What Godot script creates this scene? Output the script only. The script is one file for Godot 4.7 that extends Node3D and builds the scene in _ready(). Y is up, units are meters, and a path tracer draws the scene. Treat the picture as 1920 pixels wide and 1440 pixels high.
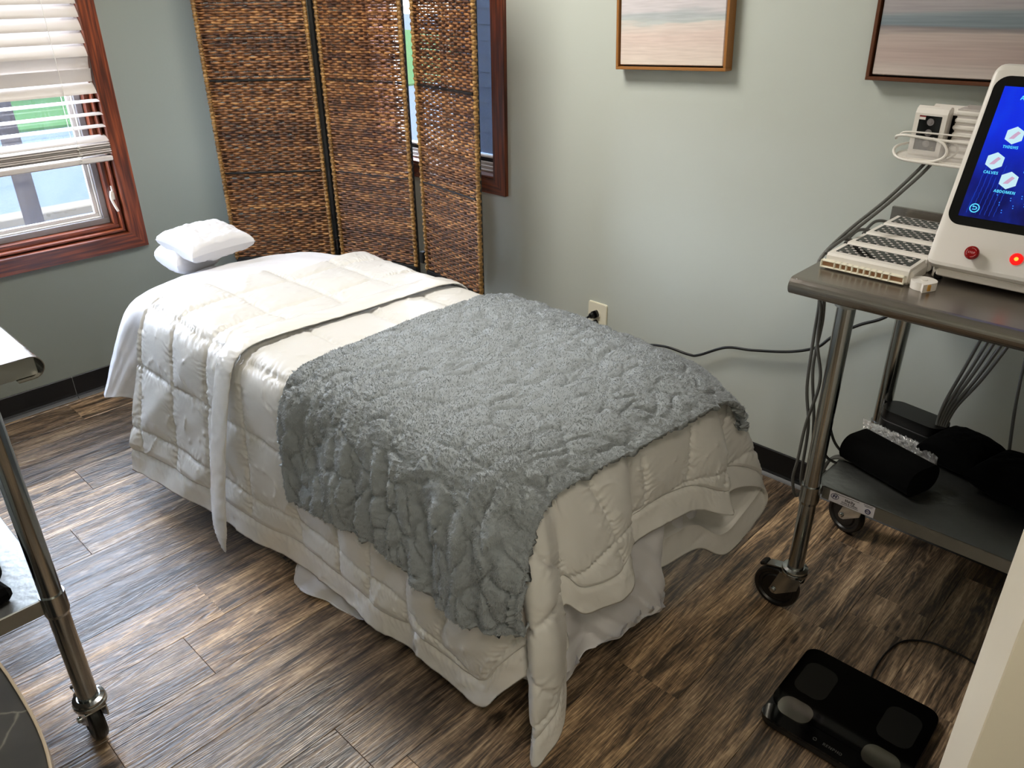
extends Node3D

# ---------------------------------------------------------------- mesh builder
class MB:
	var v := PackedVector3Array()
	var n := PackedVector3Array()
	var uv := PackedVector2Array()
	var c := PackedColorArray()
	var ix := PackedInt32Array()
	var col := Color.WHITE
	var use_col := false
	func vert(p: Vector3, nn: Vector3, t := Vector2.ZERO) -> int:
		v.append(p); n.append(nn); uv.append(t)
		if use_col: c.append(col)
		return v.size() - 1
	func face(a: int, b: int, d: int) -> void:      # wound clockwise about the mean normal
		var g := (v[b] - v[a]).cross(v[d] - v[a])
		if g.dot(n[a] + n[b] + n[d]) > 0.0:
			ix.append(a); ix.append(d); ix.append(b)
		else:
			ix.append(a); ix.append(b); ix.append(d)
	func poly(pts: Array, nn: Vector3) -> void:      # flat convex polygon
		var s := v.size()
		for p in pts: vert(p, nn, Vector2(p.x + p.z, p.y + p.z))
		for i in range(1, pts.size() - 1): face(s, s + i, s + i + 1)
	func box(size: Vector3, x := Transform3D(), r := 0.002) -> void:   # chamfered box
		var h := size * 0.5
		r = minf(r, minf(h.x, minf(h.y, h.z)) * 0.9)
		var ax := [Vector3.RIGHT, Vector3.UP, Vector3.BACK]
		for i in 3:
			var j := (i + 1) % 3
			var k := (i + 2) % 3
			for s in [-1.0, 1.0]:
				var q := []
				for e in [[-1, -1], [1, -1], [1, 1], [-1, 1]]:
					q.append(x * (ax[i] * (h[i] * s) + ax[j] * ((h[j] - r) * e[0]) + ax[k] * ((h[k] - r) * e[1])))
				poly(q, (x.basis * (ax[i] * s)).normalized())
		if r <= 0.0: return
		for i in 3:
			var j := (i + 1) % 3
			var k := (i + 2) % 3
			for s in [-1.0, 1.0]:
				for t in [-1.0, 1.0]:
					var q := []
					for e in [-1.0, 1.0]:
						q.append(x * (ax[k] * ((h[k] - r) * e) + ax[i] * (h[i] * s) + ax[j] * ((h[j] - r) * t)))
					for e in [1.0, -1.0]:
						q.append(x * (ax[k] * ((h[k] - r) * e) + ax[i] * ((h[i] - r) * s) + ax[j] * (h[j] * t)))
					poly(q, (x.basis * (ax[i] * s + ax[j] * t)).normalized())
		for sx in [-1.0, 1.0]:
			for sy in [-1.0, 1.0]:
				for sz in [-1.0, 1.0]:
					var s := Vector3(sx, sy, sz)
					poly([x * (Vector3(h.x, h.y - r, h.z - r) * s), x * (Vector3(h.x - r, h.y, h.z - r) * s), x * (Vector3(h.x - r, h.y - r, h.z) * s)], (x.basis * s).normalized())
	func bx(a: Vector3, b: Vector3, r := 0.002) -> void:               # box between two corners
		box((b - a).abs(), Transform3D(Basis(), (a + b) * 0.5), r)
	func grid(p: PackedVector3Array, rows: int, cols: int, wrap := false, flip := false, uvs := PackedVector2Array()) -> void:
		var nn := MB.normals(p, rows, cols, wrap, flip)
		var s := v.size()
		for i in rows * cols:
			v.append(p[i]); n.append(nn[i])
			uv.append(uvs[i] if uvs.size() else Vector2(float(i % cols) / cols, float(i / cols) / rows))
			if use_col: c.append(col)
		for r in rows - 1:
			for k in (cols if wrap else cols - 1):
				var a := s + r * cols + k
				var b := s + r * cols + (k + 1) % cols
				face(a, b, b + cols); face(a, b + cols, a + cols)
	static func normals(p: PackedVector3Array, rows: int, cols: int, wrap := false, flip := false) -> PackedVector3Array:
		var nn := PackedVector3Array()
		nn.resize(p.size())
		for r in rows:
			var r0 := maxi(r - 1, 0) * cols
			var r1 := mini(r + 1, rows - 1) * cols
			for k in cols:
				var k0 := (k + cols - 1) % cols if wrap else maxi(k - 1, 0)
				var k1 := (k + 1) % cols if wrap else mini(k + 1, cols - 1)
				var g := (p[r * cols + k1] - p[r * cols + k0]).cross(p[r1 + k] - p[r0 + k])
				if g.length_squared() < 1e-16: g = Vector3.UP
				nn[r * cols + k] = g.normalized() * (-1.0 if flip else 1.0)
		return nn
	func tube(path: Array, rad, sides := 10, caps := true) -> void:    # rad: number or array along the path
		var m := path.size()
		var up := Vector3.UP
		var s := v.size()
		var d0: Vector3 = (path[1] - path[0]).normalized()
		if absf(d0.dot(up)) > 0.9: up = Vector3.RIGHT
		var e := d0.cross(up).normalized()
		var len := 0.0
		for i in m:
			var d: Vector3 = (path[mini(i + 1, m - 1)] - path[maxi(i - 1, 0)]).normalized()
			e = (e - d * e.dot(d)).normalized()
			var f := d.cross(e)
			var r: float = rad[i] if rad is Array else rad
			if i: len += (path[i] - path[i - 1]).length()
			for k in sides:
				var a := TAU * k / sides
				var o := e * cos(a) + f * sin(a)
				vert(path[i] + o * r, o, Vector2(float(k) / sides, len))
		for i in m - 1:
			for k in sides:
				var a := s + i * sides + k
				var b := s + i * sides + (k + 1) % sides
				face(a, b, b + sides); face(a, b + sides, a + sides)
		if caps:
			for i in [0, m - 1]:
				var q := []
				for k in sides: q.append(v[s + i * sides + k])
				poly(q, ((path[0] - path[1]) if i == 0 else (path[m - 1] - path[m - 2])).normalized())
	func lathe(prof: Array, seg := 24, x := Transform3D()) -> void:    # prof: Vector2(radius, height), flat between points
		for i in prof.size() - 1:
			var p: Vector2 = prof[i]
			var q: Vector2 = prof[i + 1]
			var t := q - p
			if t.length() < 1e-6: continue
			var o := Vector2(t.y, -t.x).normalized()
			var s := v.size()
			for k in seg:
				var a := TAU * k / seg
				var w := Vector3(cos(a), 0, sin(a))
				var nn: Vector3 = (x.basis * (w * o.x + Vector3.UP * o.y)).normalized()
				vert(x * (w * p.x + Vector3.UP * p.y), nn, Vector2(float(k) / seg, p.y))
				vert(x * (w * q.x + Vector3.UP * q.y), nn, Vector2(float(k) / seg, q.y))
			for k in seg:
				var a := s + 2 * k
				var b := s + 2 * ((k + 1) % seg)
				face(a, b, b + 1); face(a, b + 1, a + 1)
	func prism(pl: PackedVector2Array, depth: float, x := Transform3D(), smooth := false) -> void:   # polygon in xy, from z = 0 to depth
		var tri := Geometry2D.triangulate_polygon(pl)
		for e in [[0.0, -1.0], [depth, 1.0]]:
			var s := v.size()
			for p in pl: vert(x * Vector3(p.x, p.y, e[0]), (x.basis * Vector3(0, 0, e[1])).normalized(), p)
			for i in range(0, tri.size(), 3): face(s + tri[i], s + tri[i + 1], s + tri[i + 2])
		var m := pl.size()
		var area := 0.0
		for i in m: area += pl[i].cross(pl[(i + 1) % m])
		var sg := 1.0 if area > 0 else -1.0
		for i in m:
			var a := pl[i]
			var b := pl[(i + 1) % m]
			var na := Vector2(b.y - a.y, a.x - b.x).normalized() * sg
			var nb := na
			if smooth:
				var z := pl[(i + m - 1) % m]
				var y := pl[(i + 2) % m]
				na = (na + Vector2(a.y - z.y, z.x - a.x).normalized() * sg).normalized()
				nb = (nb + Vector2(y.y - b.y, b.x - y.x).normalized() * sg).normalized()
			var s := v.size()
			for e in [0.0, depth]:
				vert(x * Vector3(a.x, a.y, e), (x.basis * Vector3(na.x, na.y, 0)).normalized(), Vector2(a.x + a.y, e))
				vert(x * Vector3(b.x, b.y, e), (x.basis * Vector3(nb.x, nb.y, 0)).normalized(), Vector2(b.x + b.y, e))
			face(s, s + 1, s + 3); face(s, s + 3, s + 2)
	func mesh() -> ArrayMesh:
		var a := []
		a.resize(Mesh.ARRAY_MAX)
		a[Mesh.ARRAY_VERTEX] = v; a[Mesh.ARRAY_NORMAL] = n; a[Mesh.ARRAY_TEX_UV] = uv; a[Mesh.ARRAY_INDEX] = ix
		if use_col: a[Mesh.ARRAY_COLOR] = c
		var m := ArrayMesh.new()
		m.add_surface_from_arrays(Mesh.PRIMITIVE_TRIANGLES, a)
		return m

# ---------------------------------------------------------------- scene helpers
var taken := {}
var M := {}
var rng := RandomNumberGenerator.new()

func numbered(s: String) -> String:
	taken[s] = taken.get(s, -1) + 1
	return s if taken[s] == 0 else "%s_%03d" % [s, taken[s]]
func meta(o: Node, label := "", category := "", group := "", kind := "") -> void:
	if label: o.set_meta("label", label)
	if category: o.set_meta("category", category)
	if group: o.set_meta("group", group)
	if kind: o.set_meta("kind", kind)
func thing(called: String, label: String, category: String, at := Vector3.ZERO, turn := 0.0, group := "") -> Node3D:
	var o := Node3D.new()
	o.name = numbered(called); add_child(o)
	o.position = at; o.rotation.y = turn
	meta(o, label, category, group)
	return o
func obj(called: String, mb, mat: Material, parent: Node = null) -> MeshInstance3D:
	var o := MeshInstance3D.new()
	o.mesh = mb.mesh() if mb is MB else mb
	o.material_override = mat
	o.name = called if parent else numbered(called)
	(parent if parent else self).add_child(o, true)
	return o
func single(called: String, mb, mat: Material, label: String, category: String, group := "") -> MeshInstance3D:
	var o := obj(called, mb, mat)
	meta(o, label, category, group)
	return o
func struct(called: String, mb, mat: Material, label := "", category := "") -> MeshInstance3D:
	var o := obj(called, mb, mat)
	meta(o, label, category, "", "structure")
	return o
func dup(o: Node3D, called: String, label: String, at: Vector3, group := "") -> Node3D:
	var r: Node3D = o.duplicate()
	r.name = numbered(called); add_child(r)
	r.position = at
	meta(r, label, "", group)
	return r
func mat(key: String, c: Color, rough := 0.6, metal := 0.0, spec := 0.5) -> StandardMaterial3D:
	var m := StandardMaterial3D.new()
	m.resource_name = key
	m.albedo_color = c; m.roughness = rough; m.metallic = metal; m.metallic_specular = spec
	M[key] = m
	return m
func glow(key: String, c: Color, e: float) -> StandardMaterial3D:
	var m := mat(key, c.darkened(0.6), 0.4)
	m.emission_enabled = true; m.emission = c; m.emission_energy_multiplier = e
	return m
func noise(sd: int, freq: float, kind := FastNoiseLite.TYPE_SIMPLEX_SMOOTH, oct := 3) -> FastNoiseLite:
	var f := FastNoiseLite.new()
	f.seed = sd; f.frequency = freq; f.noise_type = kind
	f.fractal_octaves = oct
	if oct <= 1: f.fractal_type = FastNoiseLite.FRACTAL_NONE
	return f
func bump(m: StandardMaterial3D, sd: int, freq: float, scale: float, strength: float, world := true, stretch := Vector3.ONE) -> void:
	var t := NoiseTexture2D.new()
	t.width = 256; t.height = 256; t.seamless = true
	t.noise = noise(sd, freq)
	t.as_normal_map = true; t.bump_strength = strength
	m.normal_enabled = true; m.normal_texture = t
	m.uv1_triplanar = true; m.uv1_world_triplanar = world
	m.uv1_scale = stretch * scale
static func cr(a: Vector3, b: Vector3, c: Vector3, d: Vector3, t: float) -> Vector3:
	return 0.5 * (2.0 * b + (c - a) * t + (2.0 * a - 5.0 * b + 4.0 * c - d) * t * t + (3.0 * b - a - 3.0 * c + d) * t * t * t)
func smooth(p: Array, sub := 8) -> Array:
	var out := []
	var m := p.size()
	for i in m - 1:
		for k in sub:
			out.append(cr(p[maxi(i - 1, 0)], p[i], p[i + 1], p[mini(i + 2, m - 1)], float(k) / sub))
	out.append(p[m - 1])
	return out
func rrect(w: float, h: float, r: float, seg := 6, cx := 0.0, cy := 0.0) -> PackedVector2Array:
	var p := PackedVector2Array()
	for q in 4:
		var sx: float = [1, -1, -1, 1][q]
		var sy: float = [1, 1, -1, -1][q]
		for k in seg + 1:
			var a := PI / 2 * (q + float(k) / seg)
			p.append(Vector2(cx + sx * (w / 2 - r) + r * cos(a), cy + sy * (h / 2 - r) + r * sin(a)))
	return p
func text(s: String, size: float, m: Material, parent: Node, x: Transform3D, called := "lettering", depth := 0.0004) -> void:
	var t := TextMesh.new()
	var f := SystemFont.new()
	f.font_names = PackedStringArray(["Droid Sans"])
	f.font_weight = 700
	t.font = f; t.text = s; t.font_size = 32; t.pixel_size = size / 32.0; t.depth = depth; t.curve_step = 2.0
	var o := MeshInstance3D.new()
	o.mesh = t; o.material_override = m; o.transform = x; o.name = called
	parent.add_child(o, true)

func _ready() -> void:
	rng.seed = 7
	# ---------------- camera, sky, sun, exposure
	var cam := Camera3D.new()
	cam.name = "camera"
	cam.fov = rad_to_deg(2.0 * atan(720.0 / 1475.5567))
	cam.near = 0.02
	cam.transform = Transform3D(Basis(Vector3.UP, deg_to_rad(43.98300)) * Basis(Vector3.RIGHT, deg_to_rad(-27.11906)) * Basis(Vector3.BACK, deg_to_rad(-0.615845)), Vector3(3.36659, 1.55, 2.29060))
	add_child(cam); cam.current = true
	var we := WorldEnvironment.new()
	we.name = "environment"
	var env := Environment.new()
	env.background_mode = Environment.BG_SKY
	var sm := ProceduralSkyMaterial.new()
	sm.sky_top_color = Color(0.80, 0.86, 0.95); sm.sky_horizon_color = Color(0.94, 0.96, 1.0)
	sm.ground_bottom_color = Color(0.35, 0.35, 0.34); sm.ground_horizon_color = Color(0.6, 0.62, 0.62)
	sm.sky_energy_multiplier = SKY; sm.ground_energy_multiplier = SKY
	env.sky = Sky.new(); env.sky.sky_material = sm
	env.tonemap_mode = Environment.TONE_MAPPER_LINEAR
	env.tonemap_exposure = 1.0
	env.sdfgi_enabled = true; env.ssao_enabled = true; env.ssil_enabled = true
	we.environment = env; add_child(we)
	var sun := DirectionalLight3D.new()
	sun.name = "sun"; sun.light_color = Color(1.0, 0.95, 0.86); sun.light_energy = SUN; sun.light_angular_distance = 0.5
	sun.sky_mode = DirectionalLight3D.SKY_MODE_LIGHT_ONLY; sun.shadow_enabled = true
	add_child(sun); sun.look_at_from_position(Vector3.ZERO, Vector3(-0.55, -1.0, -0.28))
	materials()
	lamp("ceiling_light", "square white ceiling light panel above the bed", Vector3(LX, 2.44, LZ), 0.6, LAMP, Color(1.0, 0.98, 0.945))
	lamp("ceiling_light", "square white ceiling light panel beside the open door", Vector3(L2X, 2.44, L2Z), 0.4, LAMP2, Color(1.0, 0.945, 0.86))
	shell()
	outside()
	window_left()
	window_back()
	bed()
	folding_screen()
	paintings()
	tables()
	machine()
	small_things()
	cords()
	scale_on_floor()

const SKY := 4.5
const SUN := 2.0
const LX := 1.42
const LZ := 1.0
const LAMP := 10.0
const L2X := 3.7
const L2Z := 2.35
const LAMP2 := 11.0

func materials() -> void:
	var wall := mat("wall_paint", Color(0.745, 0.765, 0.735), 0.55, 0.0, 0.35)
	var wall2 := mat("shaded_wall_paint", Color(0.50, 0.515, 0.48), 0.55, 0.0, 0.35)  # darker than wall_paint: the weaker light on this wall is put into its colour
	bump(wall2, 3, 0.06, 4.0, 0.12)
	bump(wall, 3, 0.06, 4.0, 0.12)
	mat("ceiling_paint", Color(0.9, 0.9, 0.88), 0.8)
	mat("rubber_base", Color(0.035, 0.036, 0.045), 0.45)
	mat("joint", Color(0.5, 0.5, 0.5), 0.7)
	mat("door_paint", Color(0.90, 0.865, 0.795), 0.4)
	mat("white_plastic", Color(0.90, 0.88, 0.85), 0.35)
	mat("white_vinyl", Color(0.86, 0.84, 0.81), 0.4)
	mat("grey_vinyl", Color(0.50, 0.48, 0.48), 0.45)
	mat("pale_vinyl", Color(0.78, 0.75, 0.73), 0.45)
	mat("black_plastic", Color(0.02, 0.02, 0.022), 0.35)
	mat("gloss_black", Color(0.006, 0.006, 0.007), 0.06)
	mat("rubber", Color(0.02, 0.02, 0.02), 0.4)
	mat("black_cloth", Color(0.012, 0.012, 0.013), 0.9, 0.0, 0.2)
	mat("black_cord", Color(0.02, 0.02, 0.02), 0.35)
	mat("grey_cord", Color(0.33, 0.33, 0.32), 0.5)
	mat("ivory", Color(0.93, 0.91, 0.83), 0.35)
	mat("black_steel", Color(0.02, 0.02, 0.02), 0.45)
	var st := mat("steel", Color(0.63, 0.605, 0.58), 0.27, 1.0)
	st.anisotropy_enabled = true; st.anisotropy = 0.6
	bump(st, 11, 0.05, 2.0, 0.25, true, Vector3(0.6, 6, 8))
	var sd := mat("steel_dark", Color(0.62, 0.63, 0.62), 0.42, 1.0)
	bump(sd, 12, 0.05, 3.0, 0.4)
	mat("chrome", Color(0.68, 0.69, 0.69), 0.15, 1.0)
	var gl := mat("glass", Color(0.75, 0.85, 1.0, 0.022), 0.02)
	gl.transparency = BaseMaterial3D.TRANSPARENCY_ALPHA
	var ac := mat("acrylic", Color(0.95, 0.93, 0.92, 0.18), 0.05)
	ac.transparency = BaseMaterial3D.TRANSPARENCY_ALPHA
	var mesh := mat("insect_mesh", Color(0.16, 0.19, 0.24, 0.72), 0.6)
	mesh.transparency = BaseMaterial3D.TRANSPARENCY_ALPHA
	# stained wood: streaks along the piece, in three directions of grain
	for d in [["wood_x", Vector3(1.2, 22, 22)], ["wood_y", Vector3(22, 1.2, 22)], ["wood_z", Vector3(22, 22, 1.2)]]:
		var w := mat(d[0], Color.WHITE, 0.34)
		var t := NoiseTexture2D.new()
		t.width = 256; t.height = 256; t.seamless = true
		t.noise = noise(21, 0.02, FastNoiseLite.TYPE_SIMPLEX_SMOOTH, 4)
		var g := Gradient.new()
		g.colors = PackedColorArray([Color(0.25, 0.10, 0.045), Color(0.39, 0.17, 0.075), Color(0.54, 0.265, 0.13)])
		g.offsets = PackedFloat32Array([0.15, 0.5, 0.9])
		t.color_ramp = g
		w.albedo_texture = t
		w.uv1_triplanar = true; w.uv1_world_triplanar = true; w.uv1_scale = d[1] * 0.6
		w.clearcoat_enabled = true; w.clearcoat = 0.2; w.clearcoat_roughness = 0.25
	# white cloths
	var sh := mat("sheet_cloth", Color(0.84, 0.84, 0.855), 0.8)
	sh.rim_enabled = true; sh.rim = 0.2
	bump(sh, 5, 0.02, 3.0, 0.3)
	var co := mat("comforter_cloth", Color(0.825, 0.82, 0.805), 0.36, 0.0, 0.5)
	co.rim_enabled = true; co.rim = 0.25; co.rim_tint = 0.5
	bump(co, 6, 0.018, 2.6, 0.35)
	var sa := mat("satin", Color(0.865, 0.86, 0.845), 0.2, 0.0, 0.6)
	sa.rim_enabled = true; sa.rim = 0.3
	bump(sa, 8, 0.012, 2.2, 0.5)
	var fu := mat("fur", Color(0.575, 0.60, 0.615), 0.95, 0.0, 0.15)
	fu.rim_enabled = true; fu.rim = 0.3; fu.rim_tint = 0.4
	bump(fu, 9, 0.07, 9.0, 1.5)
	mat("fur_hair", Color(0.595, 0.615, 0.63), 0.9, 0.0, 0.15)
	var wv := mat("seagrass", Color.WHITE, 0.5)
	wv.vertex_color_use_as_albedo = true
	mat("blind_slat", Color(0.82, 0.79, 0.765), 0.38)
	M.blind_slat.backlight_enabled = true; M.blind_slat.backlight = Color(0.25, 0.24, 0.22)
	mat("cord_white", Color(0.92, 0.90, 0.86), 0.7)

func lamp(called: String, label: String, at: Vector3, size: float, energy: float, c: Color) -> void:
	var t := thing(called, label, "ceiling light", at)
	var f := MB.new()
	for s in [-1, 1]:
		f.box(Vector3(size + 0.06, 0.03, 0.03), Transform3D(Basis(), Vector3(0, -0.015, s * (size / 2 + 0.015))))
		f.box(Vector3(0.03, 0.03, size), Transform3D(Basis(), Vector3(s * (size / 2 + 0.015), -0.015, 0)))
	obj("frame", f, M.white_plastic, t)
	var d := MB.new()
	d.box(Vector3(size, 0.012, size), Transform3D(Basis(), Vector3(0, -0.012, 0)))
	obj("diffuser", d, glow("lamp_glow_%d" % int(size * 100), c, 2.0), t)
	var l := AreaLight3D.new()
	l.name = "lamp_light"
	l.area_size = Vector2(size, size); l.area_normalize_energy = false
	l.light_energy = energy; l.light_color = c; l.shadow_enabled = true
	l.set("area_range", 12.0)
	l.position = Vector3(0, -0.035, 0); l.rotation.x = -PI / 2
	t.add_child(l)

# ---------------------------------------------------------------- room
const RX := 4.15
const RZ := 3.0
const RH := 2.44
const T := 0.15
const W1 := [1.083, 2.25, 0.634, 2.0]     # window in the left wall: z, z, y, y
const W2 := [0.32, 1.08, 0.832, 1.86]      # window in the back wall: x, x, y, y

func shell() -> void:
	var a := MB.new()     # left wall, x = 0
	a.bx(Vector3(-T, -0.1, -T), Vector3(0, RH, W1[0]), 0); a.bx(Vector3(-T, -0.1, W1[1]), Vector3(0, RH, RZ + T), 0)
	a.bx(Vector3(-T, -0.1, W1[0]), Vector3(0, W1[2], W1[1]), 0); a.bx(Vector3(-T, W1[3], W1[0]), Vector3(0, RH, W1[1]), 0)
	struct("wall_left", a, M.shaded_wall_paint)
	var b := MB.new()     # back wall, z = 0
	b.bx(Vector3(0, -0.1, -T), Vector3(W2[0], RH, 0), 0); b.bx(Vector3(W2[1], -0.1, -T), Vector3(RX + T, RH, 0), 0)
	b.bx(Vector3(W2[0], -0.1, -T), Vector3(W2[1], W2[2], 0), 0); b.bx(Vector3(W2[0], W2[3], -T), Vector3(W2[1], RH, 0), 0)
	struct("wall_back", b, M.wall_paint)
	var c := MB.new(); c.bx(Vector3(RX, -0.1, 0), Vector3(RX + T, RH, RZ + T), 0)
	struct("wall_right", c, M.wall_paint)
	var d := MB.new(); d.bx(Vector3(0, -0.1, RZ), Vector3(RX, RH, RZ + T), 0)
	struct("wall_front", d, M.wall_paint)
	var e := MB.new(); e.bx(Vector3(-T, RH, -T), Vector3(RX + T, RH + 0.2, RZ + T), 0)
	struct("ceiling", e, M.ceiling_paint)
	# rubber cove base
	var prof := PackedVector2Array([Vector2(0, 0), Vector2(0.022, 0), Vector2(0.018, 0.004), Vector2(0.011, 0.010), Vector2(0.007, 0.018), Vector2(0.0055, 0.030), Vector2(0.005, 0.096), Vector2(0.003, 0.099), Vector2(0, 0.099)])
	for s in [[0.0, 1.447], [1.4495, 3.0]]:
		var p := MB.new(); p.prism(prof, s[1] - s[0], Transform3D(Basis(), Vector3(0, 0, s[0])))
		if s[0] == 0.0:
			var o := struct("baseboard_left", p, M.rubber_base)
			var q := MB.new(); q.bx(Vector3(0, 0.001, 1.447), Vector3(0.0035, 0.098, 1.4495), 0)
			obj("butt_joint", q, M.joint, o)
		else: struct("baseboard_left_side", p, M.rubber_base)
	var p2 := MB.new(); p2.prism(prof, RX, Transform3D(Basis(Vector3.UP, PI / 2) * Basis.from_scale(Vector3(-1, 1, 1)), Vector3(0, 0, 0)))
	struct("baseboard_back", p2, M.rubber_base)
	floor_planks()
	door()

func plank_textures() -> Array:
	var W := 512
	var H := 1024
	var warp := noise(31, 0.006, FastNoiseLite.TYPE_SIMPLEX_SMOOTH, 3)
	var fine := noise(32, 0.45, FastNoiseLite.TYPE_SIMPLEX_SMOOTH, 2).get_image(W, 110); fine.resize(W, H, Image.INTERPOLATE_CUBIC)
	var mid := noise(33, 0.09, FastNoiseLite.TYPE_SIMPLEX_SMOOTH, 3).get_image(W, 80); mid.resize(W, H, Image.INTERPOLATE_CUBIC)
	var blot := noise(34, 0.016, FastNoiseLite.TYPE_SIMPLEX_SMOOTH, 3).get_image(W, 256); blot.resize(W, H, Image.INTERPOLATE_CUBIC)
	var saw := noise(35, 0.16, FastNoiseLite.TYPE_SIMPLEX_SMOOTH, 2).get_image(96, H); saw.resize(W, H, Image.INTERPOLATE_CUBIC)
	var bf := fine.get_data(); var bm := mid.get_data(); var bb := blot.get_data(); var bs := saw.get_data()
	var out := PackedByteArray(); out.resize(W * H * 3)
	var hb := PackedByteArray(); hb.resize(W * H)
	var dark := Vector3(0.180, 0.150, 0.125)
	var brown := Vector3(0.49, 0.405, 0.32)
	var tan_ := Vector3(0.77, 0.67, 0.545)
	for y in H:
		for x in W:
			var i := y * W + x
			var w := warp.get_noise_2d(x * 1.5, y * 0.22)
			var ring := 0.5 + 0.5 * sin(x * 0.50 + w * 52.0)
			ring = pow(ring, 1.6)
			var g: float = 0.20 * ring + 0.34 * (bm[i] / 255.0) + 0.56 * (bf[i] / 255.0) + 0.55 * (bb[i] / 255.0 - 0.5) + 0.10 * (bs[i] / 255.0 - 0.5)
			g = clampf((g - 0.20) * 1.38, 0.0, 1.0)
			var c := dark.lerp(brown, g * 2.0) if g < 0.5 else brown.lerp(tan_, g * 2.0 - 1.0)
			out[i * 3] = int(c.x * 255); out[i * 3 + 1] = int(c.y * 255); out[i * 3 + 2] = int(c.z * 255)
			hb[i] = int(clampf(0.45 * ring + 0.55 * (bf[i] / 255.0), 0, 1) * 255)
	var img := Image.create_from_data(W, H, false, Image.FORMAT_RGB8, out)
	var him := Image.create_from_data(W, H, false, Image.FORMAT_L8, hb)
	him.convert(Image.FORMAT_RGBA8)
	him.bump_map_to_normal_map(2.0)
	return [ImageTexture.create_from_image(img), ImageTexture.create_from_image(him)]

func floor_planks() -> void:
	var f := MB.new(); f.bx(Vector3(0, -0.1, 0), Vector3(RX, -0.006, RZ), 0)
	var fl := struct("floor", f, M.black_plastic)
	var tx := plank_textures()
	var mats := []
	for c in [Color(1, 1, 1), Color(0.85, 0.85, 0.85), Color(1.15, 1.13, 1.09), Color(0.75, 0.74, 0.73)]:
		var m := mat("plank_%d" % mats.size(), c, 0.34, 0.0, 0.6)
		m.albedo_texture = tx[0]; m.normal_enabled = true; m.normal_texture = tx[1]; m.normal_scale = 0.5
		mats.append(m)
	var w := 0.1785
	var x0 := 0.93 - 6 * w
	var offs := {0: 0.9, 1: 0.28, 2: 0.75, 3: 0.10, 4: 0.45, 5: 1.15, 6: 1.811, 7: 0.05, 8: 1.0, 9: 0.2, 10: 1.78, 11: 2.05, 12: 0.95, 13: 0.45, 14: 1.6, 15: 1.05, 16: 0.2, 17: 0.48, 18: 1.33, 19: 0.7}
	var k := 0
	for i in range(0, 25):
		var xa := x0 + i * w
		var xb := xa + w
		xa = maxf(xa, 0.0); xb = minf(xb, RX)
		if xb - xa < 0.01: continue
		var z: float = offs.get(i, fmod(i * 0.47, 1.2)) - 1.22
		while z > 0.0: z -= 1.22
		while z < RZ:
			var za := maxf(z, 0.0)
			var zb := minf(z + 1.22, RZ)
			z += 1.22
			if zb - za < 0.01: continue
			var p := MB.new()
			var e := 0.0012
			var g := 0.0004
			var u0 := float((k * 7) % 3) / 3.0
			var v0 := fmod(k * 0.37, 1.0)
			var pts := [[xa + g, -0.006, za + g], [xa + g, -0.0008, za + g], [xa + e, 0.0, za + e]]
			var ring := func(q: Array) -> Array:
				var a: float = q[0] - xa
				var y: float = q[1]
				return [Vector3(xa + a, y, za + a), Vector3(xb - a, y, za + a), Vector3(xb - a, y, zb - a), Vector3(xa + a, y, zb - a)]
			var top: Array = ring.call(pts[2])
			var mid: Array = ring.call(pts[1])
			var low: Array = ring.call(pts[0])
			var add := func(qs: Array, nn: Vector3) -> void:
				var s := p.v.size()
				for q in qs: p.vert(q, nn, Vector2(u0 + (q.x - xa) / 0.5355, v0 + q.z / 2.1))
				p.face(s, s + 1, s + 2); p.face(s, s + 2, s + 3)
			add.call(top, Vector3.UP)
			var nn := [Vector3(0, 0, -1), Vector3(1, 0, 0), Vector3(0, 0, 1), Vector3(-1, 0, 0)]
			for q in 4:
				add.call([top[q], top[(q + 1) % 4], mid[(q + 1) % 4], mid[q]], (nn[q] + Vector3.UP).normalized())
				add.call([mid[q], mid[(q + 1) % 4], low[(q + 1) % 4], low[q]], nn[q])
			obj("plank", p, mats[[0, 1, 0, 2, 3, 1, 2][(k * 3 + i) % 7]], fl)
			k += 1

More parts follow.
